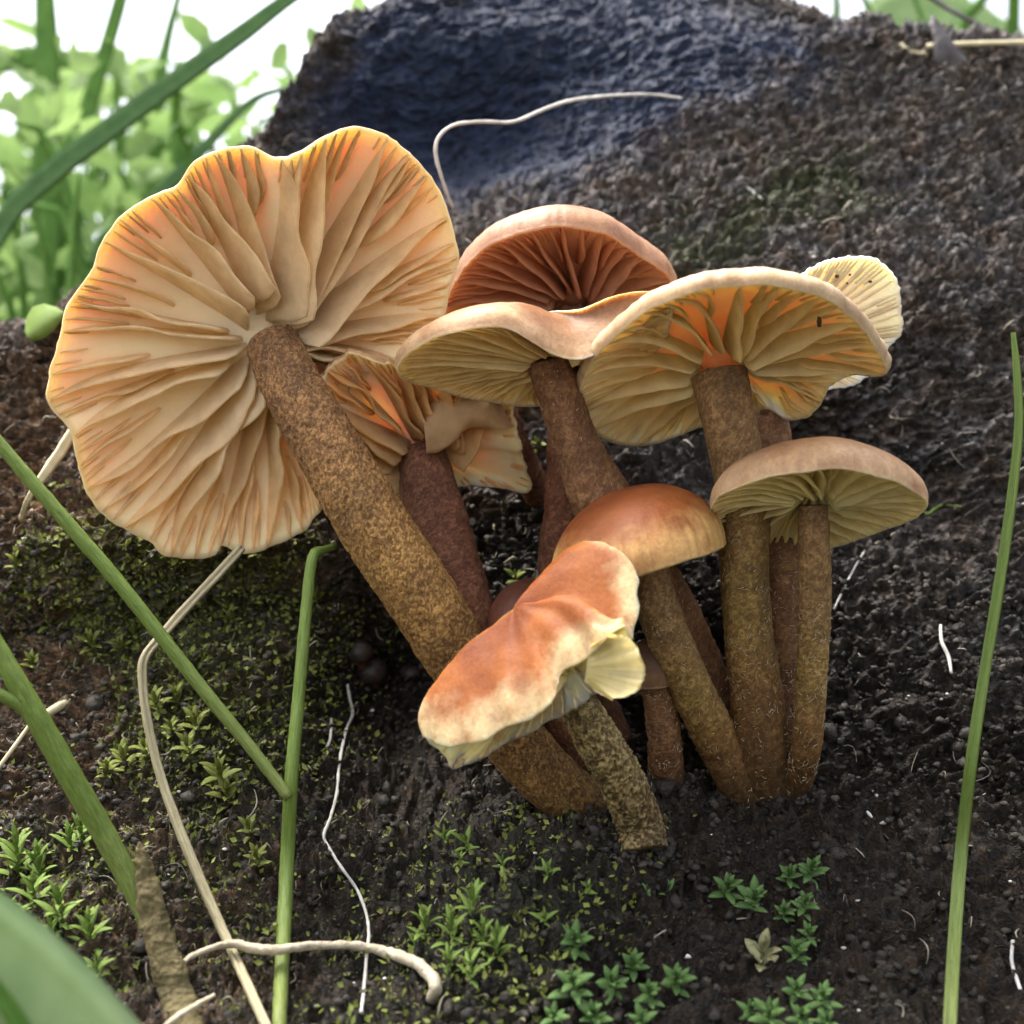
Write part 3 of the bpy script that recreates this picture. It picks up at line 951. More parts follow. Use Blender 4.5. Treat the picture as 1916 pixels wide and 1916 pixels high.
# pale cap behind it
hub = (1470, 660, 110)
rim, n = plane([(1440, 560), (1500, 515), (1545, 490), (1595, 481), (1640, 490), (1675, 522), (1686, 570), (1688, 615), (1670, 645), (1640, 690), (1600, 720), (1560, 727), (1500, 728), (1430, 700), (1410, 630)], hub, 0.25, 0.25)
pale = mushroom('pale cream cap peeping out behind the large cream cap', hub, rim, n, 45, 14, 95,
         [(1425, 690, 120, 42), (1432, 780, 95, 44), (1448, 900, 70, 42), (1464, 1040, 50, 40), (1468, 1150, 45, 38), (1466, 1280, 45, 34), foot(1446, 1440, 34)],
         (C_IVORY, G_IVORY, S_BROWN, FZ_PALE), {'n': 26, 'depth': 4, 'lean': 0.2, 'levels': 3, 'wavy': 2}, seed=6, rimnoise=5, wave=8, fuzzn=416, fuzz_size=7, fuzz_lo=0.4)

M_SPOT = mat_simple('insect_hole', [(0.3, (0.03, 0.012, 0.005)), (0.7, (0.10, 0.04, 0.015))], 900)
for cap_, spots_ in ((cream[1], [(1533, 602, -240, 6, 12)]), (pale[1], [(1566, 517, 96, 5, 4), (1590, 514, 96, 3, 2.5), (1628, 527, 104, 5, 3), (1585, 530, 98, 2.5, 2.5)])):
    for (x, y, d, a, b) in spots_:
        v_, f_ = ico()
        obj('insect_hole', mesh_from('insect_hole', P(np.array([x, y, d]) + v_ * np.array([a, b, 7])), f_), M_SPOT, cap_)

# neat cap at the lower right
hub = (1522, 948, -150)
rim, n = plane([(1332, 968), (1340, 935), (1380, 912), (1440, 893), (1500, 882), (1560, 878), (1620, 886), (1680, 904), (1732, 936), (1718, 962), (1670, 985), (1610, 1006), (1560, 1022), (1510, 1030), (1450, 1030), (1400, 1018), (1350, 998)], hub, 0.02, 2.3)
mushroom('neat tan cap with fine yellow gills on a slender straight stem, lowest at the right', hub, rim, n, 122, 40, 98,
         [(1522, 945, -135, 27), (1522, 1010, -130, 30), (1524, 1100, -110, 31), (1522, 1200, -85, 30), (1516, 1310, -55, 29), (1508, 1400, -30, 29), foot(1484, 1490, 28)],
         (C_TAN, G_LEMON, S_OLIVE, FZ_PALE), {'n': 26, 'depth': 38, 'lean': 0.45, 'levels': 3, 'wavy': 5}, seed=7, rimnoise=3, wave=4, fuzzn=320, fuzz_size=7, fuzz_lo=0.3, twist=0.015)

# rusty smooth cap below the middle
rim = np.array([(1040, 1092, -110), (1055, 1100, -190), (1110, 1098, -240), (1195, 1080, -265), (1280, 1050, -250), (1335, 1032, -200), (1356, 1020, -120), (1340, 1020, -30), (1290, 1030, 40), (1200, 1050, 60), (1110, 1075, 40), (1060, 1085, -30)], float)
mushroom('smooth rusty orange cap with a pale lower margin, tucked under the cream caps', (1205, 1058, -105), rim, (-0.15, -1.0, 0.05), 150, 22, 97,
         [(1208, 1050, -105, 40), (1222, 1110, -105, 40), (1250, 1190, -90, 40), (1290, 1280, -60, 40), (1335, 1370, -20, 42), foot(1402, 1490, 46)],
         (C_RUST, G_YELLOW, S_OLIVE, FZ_PALE), {'n': 24, 'depth': 22, 'lean': 0.2, 'levels': 2, 'wavy': 3}, seed=8, rimnoise=6, wave=4, fuzzn=260, fuzz_size=6, bumps=3, fuzz_lo=0.1)

# folded orange cap in front
rim = np.array([(795, 1378, -300), (812, 1392, -320), (838, 1398, -340), (868, 1392, -350), (905, 1386, -372), (940, 1362, -378), (968, 1352, -398), (1000, 1340, -392), (1030, 1314, -405), (1044, 1282, -385), (1052, 1256, -378), (1078, 1244, -392), (1104, 1226, -380), (1128, 1202, -398), (1165, 1174, -392),
                (1182, 1196, -365), (1188, 1168, -356), (1196, 1135, -346), (1189, 1112, -336), (1195, 1084, -325), (1176, 1060, -305), (1146, 1052, -280), (1105, 1072, -245), (1085, 1150, -225), (1120, 1215, -245), (1150, 1262, -280), (1128, 1288, -300), (1105, 1300, -310), (1082, 1318, -308), (1055, 1336, -318), (1020, 1354, -305), (985, 1376, -290), (940, 1396, -275), (895, 1420, -255), (868, 1428, -262), (842, 1437, -250), (832, 1410, -270)], float)
front = mushroom('folded orange cap with ragged yellow frill on a wrinkled stem, in front of the cluster', (1070, 1268, -270), rim, (-0.40, -0.88, 0.16), 130, 14, 96,
         [(1066, 1270, -225, 32), (1088, 1330, -222, 36), (1128, 1400, -205, 42), (1172, 1480, -165, 42), (1195, 1545, -125, 44), foot(1203, 1592, 48, 10)],
         (C_ORANGE, G_LEMON, S_WRINKLE, FZ_PALE), {'n': 30, 'depth': 16, 'lean': 0.2, 'levels': 2, 'wavy': 3}, seed=9, rimnoise=7, wave=3, fuzzn=260, fuzz_size=5, stem_res=(90, 130), ridge=5.0, rwl=8.0,
         centre=(1005, 1258, -318), apex=(962, 1142, -275), soft=7, bumps=9, dents=((1128, 1130, 34, 40), (905, 1285, 22, 16), (1000, 1250, 40, 16), (1060, 1170, 30, 12)), top_shape=0.9)

# the flipped margin lobe of the folded cap, gill side outwards
arc = crom([(1105, 1205, -398), (1140, 1186, -412), (1172, 1190, -425), (1198, 1222, -432), (1207, 1262, -432), (1190, 1296, -425), (1150, 1308, -412), (1112, 1292, -398)], 60)
cen = np.stack([np.linspace(1100, 1094, 60), np.linspace(1226, 1276, 60), np.full(60, -382.0)], 1)
tt = np.linspace(0, 1, 18)[:, None, None]
rip = 8 * noise(np.stack([np.linspace(0, 9, 60)] * 3, -1), 4) + 4 * noise(np.stack([np.linspace(0, 26, 60)] * 3, -1), 6)
arc[:, :2] += 0.6 * rip[:, None]
sheet = cen[None] + (arc - cen)[None] * tt
sheet[..., 2] += 26 * np.sin(tt[..., 0] * np.pi) + rip[None] * tt[..., 0] * 1.3
back = sheet.copy()
back[..., 2] += 7 - 4 * tt[..., 0]
lobe = np.concatenate([sheet, back[::-1]], 0)
obj('folded_margin', mesh_from('folded_margin', P(lobe.reshape(-1, 3)), grid_faces(36, 60), {'rad': np.r_[np.repeat(tt.ravel(), 60), np.repeat(tt.ravel()[::-1], 60)]}), G_LEMON, front[1])

# dark red cap peeping out behind
th = np.linspace(0, 2 * np.pi, 14, endpoint=False)
rim = np.stack([1005 + 92 * np.cos(th), 1190 + 18 * np.sin(th), -60 + -88 * np.sin(th)], 1)
mushroom('dark red brown cap peeping out behind the folded orange cap', (1005, 1188, -60), rim, (-0.1, -1, 0.1), 108, 16, 96,
         [(1005, 1185, -60, 26), (1020, 1270, -20, 28), (1045, 1350, 10, 30), foot(1080, 1440, 32)],
         (C_RED, G_PINK, S_RED, FZ_BROWN), None, seed=10, rimnoise=2, fuzzn=60)
# small brown cap under the rust cap's stem
rim = np.stack([1215 + 52 * np.cos(th), 1268 + 22 * np.sin(th), -50 + -50 * np.sin(th)], 1)
mushroom('small brown cap squeezed between the frilled cap and the slanting olive stem', (1220, 1268, -50), rim, (0.1, -1, -0.2), 75, 10, 97,
         [(1226, 1268, -50, 30), (1236, 1320, -35, 31), (1244, 1390, -10, 32), foot(1246, 1468, 34)],
         (C_BROWN, G_AMBER, S_BROWN, FZ_PALE), {'n': 18, 'depth': 8, 'levels': 1, 'lean': 0.2}, seed=11, rimnoise=2, fuzzn=200)
# slim stem rising behind the crumpled cap
rim = np.stack([915 + 60 * np.cos(th), 722 + 14 * np.sin(th), 250 + -55 * np.sin(th)], 1)
mushroom('slim dark stemmed mushroom whose cap hides behind the tan wavy cap', (915, 722, 250), rim, (0, -1, 0.1), 50, 10, 96,
         [(918, 722, 140, 24), (945, 790, 150, 28), (975, 860, 215, 28), foot(1010, 930, 26)],
         (C_TAN, G_AMBER, S_RED, FZ_BROWN), None, seed=12, rimnoise=2, fuzzn=60)

def heap(spots):
    v, f = ico()
    V, F = [], []
    c = 0
    for (x, y, r) in spots:
        for k in range(90):
            a = rng.random() * 2 * np.pi
            rr = r * (0.75 + 0.7 * rng.random())
            px, py = x + rr * math.cos(a), y + 0.28 * r * math.sin(a) + 6 * rng.standard_normal()
            s = U * (2.5 + 8 * rng.random() ** 2)
            o = P([(px, py, soil(px, py, 9) - 6 * rng.random())])[0]
            V.append(o + v * (1 + 0.25 * rng.standard_normal((12, 1))) * s * (0.7 + 0.6 * rng.random(3)))
            F.append(f + 12 * c)
            c += 1
    batch('foot_crumbs', V, F, M_CRUMB)['label'] = 'soil crumbs heaped round the feet of the stems'


heap([(1203, 1592, 52), (1150, 1556, 46), (1430, 1482, 58), (1395, 1490, 50), (1496, 1490, 34), (1246, 1468, 38), (1090, 1530, 40)])

# tiny buttons on the soil
for k, (x, y, r, lab) in enumerate([(672, 1222, 27, 'round grey brown button mushroom above its larger twin in the dark hollow'),
                                    (694, 1258, 33, 'shiny dark button mushroom below the round grey one'),
                                    (768, 1255, 22, 'flat dull button mushroom nearest the big golden stem')]):
    d = soil(x, y) - 12
    root = thing('button_mushroom', lab, 'mushroom', P([(x, y + r, d + r)])[0], 'button mushrooms in the hollow')
    a = np.linspace(0, 2 * np.pi, 20, endpoint=False)
    prof = [(0.0, 1.0), (0.35, 0.94), (0.65, 0.76), (0.88, 0.48), (1.0, 0.1), (0.96, -0.15), (0.75, -0.25), (0.3, -0.22)]
    nn = nrm(np.array([-0.15, -0.75, -0.65]))
    e1 = nrm(np.cross(nn, [0, 0, 1.0]))
    e2 = np.cross(nn, e1)
    V = [np.array([x, y, d]) + (np.outer(np.cos(a), e1) + np.outer(np.sin(a), e2)) * r * pr + nn * r * pz * (0.5 if k == 2 else 0.85) for pr, pz in prof]
    obj('cap', mesh_from('cap', P(np.vstack(V)), grid_faces(len(prof), 20, True).tolist()), M_BUTTON, root)
    q = np.array([x, y, d])
    tube('stem', [(*q, r * 0.35), (*(q - nn * r * 0.6), r * 0.35), (*(q - nn * r * 1.6), r * 0.4)], S_RED, root, ns=10, nl=8)

# ------------------------------------------------------------------ stalks, straws, roots, threads
t = thing('green_stalk', 'forked light green stalk with a kinked tip, rising before the soil', 'stalk', P([(525, 1960, -330)])[0])
tube('stalk', [(628, 1022, -40, 6), (604, 1030, -70, 8), (585, 1042, -95, 10), (574, 1130, -110, 11), (560, 1290, -140, 12), (545, 1460, -180, 13), (537, 1620, soil(537, 1620) - 60, 14), (528, 1800, soil(528, 1800) - 45, 14), (523, 1900, soil(523, 1900) - 30, 14), (521, 1985, soil(521, 1985) - 5, 15)], M_GREEN, t, ns=14, nl=90, rough=1.2, wl=14)
tube('branch', [(-60, 760, -150, 13), (0, 832, -150, 13), (110, 960, -155, 14), (230, 1100, -160, 14), (380, 1290, -170, 13), (470, 1400, -178, 12), (541, 1492, -190, 11)], M_GREEN, t, ns=14, nl=90, rough=1.4, wl=14, seed=2)

t = thing('grass_shoot', 'thick bright green shoot rising from a withered brown sheath', 'grass', P([(350, 1960, -330)])[0])
tube('shoot', [(-60, 1110, -330, 17), (0, 1222, -330, 19), (55, 1318, -325, 23), (130, 1450, -310, 24), (200, 1570, -295, 23), (262, 1690, -300, 20), (300, 1790, -310, 16)], M_GREEN, t, ns=16, nl=80, rough=1.5, wl=20, seed=4)
tube('side_shoot', [(-50, 1275, -345, 11), (0, 1300, -340, 12), (40, 1322, -332, 13), (75, 1365, -322, 10)], M_GREEN, t, ns=12, nl=30)
tube('sheath', [(262, 1575, -315, 3), (268, 1610, -320, 16), (282, 1690, -335, 27), (308, 1790, -365, 31), (338, 1880, min(-400, soil(345, 1880) - 10), 33), (358, 1990, soil(362, 1985), 36)], M_SHEATH, t, ns=48, nl=140, rough=9, wl=46, seed=5, flat=0.6, ridge=4, rwl=15)

tag(tube('dry_straw', [(452, 1025, 40, 9), (400, 1082, 0, 9), (340, 1146, -60, 9), (298, 1195, -110, 9), (272, 1228, -140, 9), (266, 1262, -150, 9), (276, 1350, -165, 9), (300, 1450, -185, 9), (335, 1550, -215, 10), (385, 1670, min(-255, soil(385, 1670) - 25), 10), (432, 1775, soil(432, 1775) - 35, 10), (480, 1880, soil(480, 1880) - 30, 10), (520, 1970, soil(520, 1970) - 15, 10)], M_STRAWS, ns=18, nl=140, groove=0.55, rough=0.8, wl=12, seed=6),
    'bent dry straw crossing behind the green branch and down to the soil', 'straw')
tag(tube('dry_straw', [(140, 800, 200, 9), (110, 850, 185, 11), (78, 895, 175, 9), (52, 935, 180, 6), (38, 975, soil(38, 975), 5)], M_STRAW, ns=12, nl=50, groove=0.5, rough=1.5, wl=14, seed=7),
    'short frayed straw leaning at the left rim of the largest cap', 'straw')
tag(tube('dry_straw', [(138, 1306, soil(138, 1306) - 8, 8), (105, 1325, soil(105, 1325) - 16, 9), (80, 1340, soil(80, 1340) - 10, 7)], M_STRAW, ns=10, nl=16), 'stubby straw scrap beside the thick green shoot', 'straw')
tag(tube('dry_straw', [(60, 1350, -80, 3.5), (28, 1395, -90, 4), (-20, 1460, -100, 4)], M_STRAW, ns=8, nl=20), 'thin straw slanting under the thick green shoot', 'straw')

tag(tube('root', [(x, y, soil(x, y) - o, r) for (x, y, o, r) in [(330, 1812, 60, 4), (365, 1786, 66, 6), (430, 1766, 66, 8), (480, 1776, 66, 10), (525, 1777, 75, 9), (580, 1770, 60, 8), (650, 1769, 45, 9), (720, 1781, 36, 11), (775, 1800, 30, 12), (806, 1826, 26, 12), (816, 1850, 18, 12), (806, 1872, 0, 11)]], M_ROOT, ns=14, nl=140, rough=3.2, wl=16, seed=8),
    'pale knobbly root lying across the two stalks, its tip curled down', 'root')
tag(tube('root', [(400, 1862, soil(400, 1862) - 60, 4), (360, 1885, soil(360, 1885) - 70, 6), (318, 1915, soil(318, 1915) - 40, 7), (280, 1960, soil(280, 1960), 7)], M_ROOT, ns=10, nl=40, rough=1.5, wl=14, seed=9), 'thin pale root crossing the withered sheath', 'root')


def on_soil(pts, off=6, w=3.0):
    return [(x, y, soil(x, y) - off, (q[0] if q else w)) for (x, y, *q) in pts]


tag(tube('thread', on_soil([(650, 1280), (655, 1310), (660, 1335), (648, 1365), (640, 1400), (634, 1440), (630, 1485), (618, 1530), (606, 1562)], 24, 3.0) + on_soil([(612, 1580), (640, 1625), (668, 1665), (684, 1705), (690, 1745), (686, 1790), (682, 1840), (676, 1895)], 24, 3.2), M_THREAD, ns=8, nl=130, rough=1.4, wl=12, seed=10),
    'long thin white root thread hanging down the dark hollow', 'thread')
tag(tube('thread', [(848, 390, 420, 2.5), (840, 372, 400, 3), (824, 325, 370, 3.4), (815, 285, 360, 3.6), (822, 255, 360, 3.6), (850, 234, 370, 3.6), (900, 228, 400, 3.8), (960, 228, 450, 3.8), (1010, 208, 510, 3.8), (1060, 190, 570, 3.8), (1120, 181, 640, 3.4), (1180, 177, 700, 3.2), (1230, 178, 750, 3), (1275, 184, 800, 2.5)], M_THREAD, ns=8, nl=120, rough=0.8, wl=14, seed=11),
    'pale curved root thread arching over the dark blue hollow', 'thread')
tag(tube('thread', on_soil([(620, 1345), (618, 1380), (612, 1400)], 8, 3), M_THREAD, ns=6, nl=14), 'short white root thread beside the long hanging one', 'thread')
tag(tube('thread', on_soil([(1600, 1020), (1560, 1075), (1520, 1140)], 8, 2.5) if False else on_soil([(1622, 1025), (1600, 1060), (1575, 1110), (1560, 1140)], 8, 2.2), M_THREAD, ns=6, nl=20), 'faint root thread under the neat tan cap', 'thread')
tag(tube('thread', on_soil([(1722, 952, 3), (1735, 962, 3), (1750, 952, 3), (1765, 945, 2), (1800, 948, 2)], 8), M_GREEN, ns=6, nl=24), 'tiny green tendril at the rim of the neat tan cap', 'thread')
tag(tube('thread', on_soil([(1895, 1760, 4), (1893, 1800, 4), (1905, 1840, 4), (1916, 1870, 3)], 20), M_THREAD, ns=6, nl=24), 'pale root thread right of the tall green blade', 'thread')
tag(tube('thread', on_soil([(1760, 1170, 3), (1762, 1200, 4), (1775, 1230, 4), (1780, 1260, 3)], 18), M_THREAD, ns=6, nl=24), 'crooked pale root scrap left of the tall green blade', 'thread')
for (x0, y0, x1, y1, w, lab) in [(1629, 1472, 1647, 1497, 3.4, 'white splinter on bare dark soil'), (1646, 1540, 1664, 1538, 4, 'small white flake below the white splinter'), (1622, 1518, 1632, 1530, 3.2, 'tiny hooked white scrap beside the flake'),
                                 (1395, 348, 1425, 372, 3.6, 'pale scrap in the upper soil under the curved thread')]:
    tag(tube('splinter', [(x0, y0, soil(x0, y0) - 8, w * 0.7), (0.5 * (x0 + x1), 0.5 * (y0 + y1), soil(x0, y0) - 10, w), (x1, y1, soil(x1, y1) - 8, w * 0.6)], M_GRIT, ns=7, nl=8), lab, 'splinter')


def blade(name, pts, mat, parent=None, fold=0.35, nl=70, seed=0, face=(0, 0, -1.0)):
    """a grass blade: a keeled strip with thickness; pts rows (x, y, depth, half width)"""
    c = crom(pts, nl)
    ctr, w = c[:, :3], c[:, 3]
    tan = nrm(np.gradient(ctr, axis=0))
    sd = nrm(np.cross(tan, np.array(face)))
    nn = np.cross(sd, tan)
    th = np.clip(w * 0.10, 1.0, 5)[:, None]
    W = w[:, None]
    rows = np.stack([ctr + sd * W + nn * W * fold, ctr + sd * W * 0.5 + nn * W * fold * 0.4, ctr, ctr - sd * W * 0.5 + nn * W * fold * 0.4, ctr - sd * W + nn * W * fold,
                     ctr - sd * W * 0.5 + nn * (W * fold * 0.4 + th), ctr + nn * th * 1.4, ctr + sd * W * 0.5 + nn * (W * fold * 0.4 + th)], 1)
    me = mesh_from(name, P(rows.reshape(-1, 3)), grid_faces(nl, 8, True), {'along': np.repeat(np.linspace(0, 1, nl), 8), 'ang': np.tile(np.arange(8) * 0.8, nl)})
    return obj(name, me, mat, parent)


tag(blade('tall_grass', [(1896, 622, -60, 5), (1903, 700, -70, 8), (1906, 800, -80, 9), (1893, 930, -95, 10), (1870, 1090, -115, 11), (1842, 1260, -140, 11), (1818, 1420, -170, 12), (1798, 1600, soil(1798, 1600) - 50, 12.5), (1786, 1760, soil(1786, 1760) - 40, 13), (1778, 1900, soil(1778, 1900) - 25, 13), (1774, 1990, soil(1774, 1985) - 5, 13)], M_GREEN, fold=0.6, nl=100),
    'tall single green grass blade at the far right over bare soil', 'grass')
tag(blade('broad_leaf', [(-160, 1640, -850, 60), (-60, 1740, -850, 95), (60, 1850, -850, 105), (170, 1960, -850, 100), (300, 2090, -850, 80)], M_PALEBLADE, fold=0.25),
    'broad pale green leaf out of focus at the lower left', 'leaf')
tag(blade('tall_grass', [(-60, 1800, -880, 16), (0, 1862, -880, 18), (50, 1940, -880, 20), (110, 2050, -880, 20)], M_BLADE), 'blurred green blade lying over the broad pale leaf', 'grass')

# ------------------------------------------------------------------ moss plants


def leaf_mesh(name, wid, cup, mat):
    xs = np.array([0, 0.18, 0.42, 0.68, 0.88, 1.0])
    w = wid * np.array([0.25, 0.75, 1.0, 0.85, 0.45, 0.03])
    z = 0.16 * np.sin(xs * 2.2) - 0.05 * xs
    V = []
    for x, ww, zz in zip(xs, w, z):
        V += [(x, ww, zz + cup * ww), (x, 0, zz), (x, -ww, zz + cup * ww), (x, 0, zz - 0.025)]
    F = grid_faces(6, 4, True)
    me = mesh_from(name, np.array(V), F)
    me.materials.append(mat)
    return me


L_ROUND = leaf_mesh('round_leaf', 0.20, 0.30, M_SPRIG)
L_STAR = leaf_mesh('star_leaf', 0.13, 0.45, M_STAR)
L_PALE = leaf_mesh('pale_leaf', 0.24, 0.3, M_PALE)
L_YEL = leaf_mesh('yellow_leaf', 0.18, 0.4, M_MOSS)


def sprig(x, y, size, lm, label, group, nleaf=9, tilt=(0.0, -0.45, 1.0), height=1.3, stem_mat=None, spread=1.0, cat='moss'):
    d = soil(x, min(y + size * 0.8, 1990), 9)
    up = Vector(tilt).normalized()
    s = (1.12 if lm is L_ROUND else 1.3) * size * U * (1 + d / DU)
    tipd = d - size * 0.35
    tip = Vector(P([(x, y, tipd)])[0])
    base = tip - up * s * height + Vector((0, s * 0.35, 0))
    root = thing('moss_sprig', label, cat, base, group)
    lay_b = base
    me = mesh_from('stem', *rod(base, tip, s * 0.055))
    obj('stem', me, stem_mat or lm.materials[0], root)
    e1 = up.orthogonal().normalized()
    e2 = up.cross(e1)
    ph0 = random.random() * 6.28
    for k in range(nleaf):
        f = k / max(1, nleaf - 1)
        a = ph0 + k * 2.399
        el = (1.15 - 0.95 * f) if k > 0 else 1.35
        el = el * spread + 0.15 * random.gauss(0, 1)
        dr = (e1 * math.cos(a) + e2 * math.sin(a)) * math.cos(el) + up * math.sin(el)
        L = s * (0.42 + 0.38 * min(1, f * 2.2)) * random.uniform(0.85, 1.15) * (0.9 if f < 0.85 else 0.75)
        pos = tip - up * s * height * 0.62 * f ** 1.2
        xax = dr.normalized()
        zax = (up - xax * up.dot(xax))
        zax = zax.normalized() if zax.length > 1e-4 else e1
        yax = zax.cross(xax)
        M = Matrix((xax, yax, zax)).transposed().to_4x4()
        o = bpy.data.objects.new('leaf', lm)
        COL.objects.link(o)
        o.parent = root
        o.matrix_parent_inverse = Matrix.Translation(-Vector(base))
        o.matrix_basis = Matrix.Translation(pos) @ M @ Matrix.Diagonal((L, L, L, 1))
    return root


def clump(spots, lm, label, group, *a):
    big_, small_ = max(spots, key=lambda q: q[2]), min(spots, key=lambda q: q[2])
    for q in spots:
        lab = 'largest ' + label if q is big_ else 'smallest ' + label if q is small_ else label
        sprig(*q, lm, lab, group, *a)


def rod(a, b, r, ns=6):
    a, b = np.array(a), np.array(b)
    t = nrm(b - a)
    u = nrm(np.cross(t, [0.3, 1, 0.2]))
    w = np.cross(t, u)
    th = np.linspace(0, 2 * np.pi, ns, endpoint=False)
    ringv = np.outer(np.cos(th), u) + np.outer(np.sin(th), w)
    k = 4
    V = np.vstack([a + (b - a) * f + ringv * r * (1 - 0.4 * f) for f in np.linspace(0, 1, k)])
    return V, grid_faces(k, ns, True)


LAB_C = 'green rosette plant in the clump on bare soil below the wrinkled stem'
clump([(1075, 1755, 56), (1072, 1835, 60), (1145, 1835, 50), (1185, 1800, 46), (1215, 1855, 52), (1265, 1828, 54), (1110, 1895, 52), (1200, 1905, 46), (1035, 1900, 44)], L_ROUND, LAB_C, 'rosette plants below the wrinkled stem', 13, (random.uniform(-0.3, 0.3), -0.7, 0.8))
LAB_R = 'green rosette plant in the dark clump under the straight olive stem'
clump([(1362, 1655, 50), (1412, 1675, 56), (1478, 1632, 40), (1520, 1622, 44), (1508, 1685, 42), (1468, 1702, 36)], L_ROUND, LAB_R, 'rosette plants under the straight stem', 13, (random.uniform(-0.3, 0.3), -0.7, 0.8))
LAB_S = 'green rosette plant in the clump on bare soil beside the pale withered one'
clump([(1490, 1775, 48), (1512, 1742, 34), (1490, 1848, 44), (1540, 1862, 50), (1440, 1895, 52), (1500, 1900, 48), (1405, 1888, 40), (1548, 1905, 40)], L_ROUND, LAB_S, 'rosette plants in the lowest clump', 13, (random.uniform(-0.3, 0.3), -0.7, 0.8))
sprig(1428, 1772, 54, L_PALE, 'pale withered rosette plant among the green ones', None, 8)
for (x, y, s) in [(1210, 1662, 26), (1252, 1655, 28)]:
    sprig(x, y, s, L_ROUND, 'tiny seedling leaves alone on dark soil under the wrinkled stem', 'lone seedlings', 4)
LAB_L = 'star shaped bright green moss shoot above the broad pale leaf'
clump([(30, 1580, 70), (70, 1600, 56), (110, 1680, 62), (130, 1560, 48), (60, 1655, 60), (165, 1725, 54), (95, 1735, 50), (20, 1700, 52), (150, 1545, 44), (180, 1800, 44)], L_STAR, LAB_L, 'star moss above the broad leaf', 16, (0.1, -0.35, 1.0), 1.6)
LAB_M = 'upright green moss shoot on the swell right of the curled root tip'
clump([(795, 1715, 50), (845, 1720, 48), (885, 1675, 56), (930, 1745, 46), (905, 1735, 42), (880, 1790, 44), (840, 1785, 40), (780, 1755, 36)], L_STAR, LAB_M, 'moss shoots on the swell', 14, (0.0, -0.3, 1.0), 1.7)
LAB_T = 'little bright moss star on the dark slope under the lowest bent stem'
clump([(832, 1562, 30), (872, 1572, 40), (940, 1610, 30), (1025, 1625, 36), (860, 1605, 26), (1100, 1660, 28), (1020, 1715, 34)], L_STAR, LAB_T, 'moss stars on the slope', 8, (0.0, -0.6, 0.8), 0.9)
LAB_Y = 'yellow green moss tuft between the bent straw and the green branch'
clump([(290, 1310, 44), (330, 1300, 40), (365, 1345, 40), (230, 1415, 44), (200, 1435, 36), (270, 1395, 36), (410, 1440, 50), (425, 1480, 44), (350, 1390, 38), (320, 1360, 34), (465, 1545, 34), (480, 1600, 36)], L_YEL, LAB_Y, 'yellow moss tufts', 12, (0.0, -0.5, 0.9), 1.0)
LAB_W = 'yellow green moss tuft on the soil ledge under the largest cap'
clump([(330, 1060, 34), (310, 1095, 34), (90, 1160, 36), (170, 1195, 36), (60, 1235, 34), (225, 1205, 36), (250, 1180, 30), (160, 1130, 28), (45, 1100, 34), (430, 1150, 30), (590, 1110, 28), (620, 1090, 28), (520, 1060, 30), (30, 1050, 34), (120, 1020, 28)], L_YEL, LAB_W, 'moss tufts on the ledge', 10, (0.0, -0.55, 0.9), 0.9)
for (x, y, s) in [(1006, 832, 24), (1000, 908, 26)]:
    sprig(x, y, s, L_YEL, 'tiny lime green moss star in the gap right of the crumpled cap', 'moss stars in the gap', 8, (0.0, -0.8, 0.5), 0.7)
for (x, y, s) in [(885, 1030, 24), (965, 1080, 30)]:
    sprig(x, y, s, L_YEL, 'small moss star on dark soil beside the red brown stem', 'moss stars by the red stem', 8, (0.0, -0.8, 0.5), 0.7)

# ------------------------------------------------------------------ plants beyond the bank


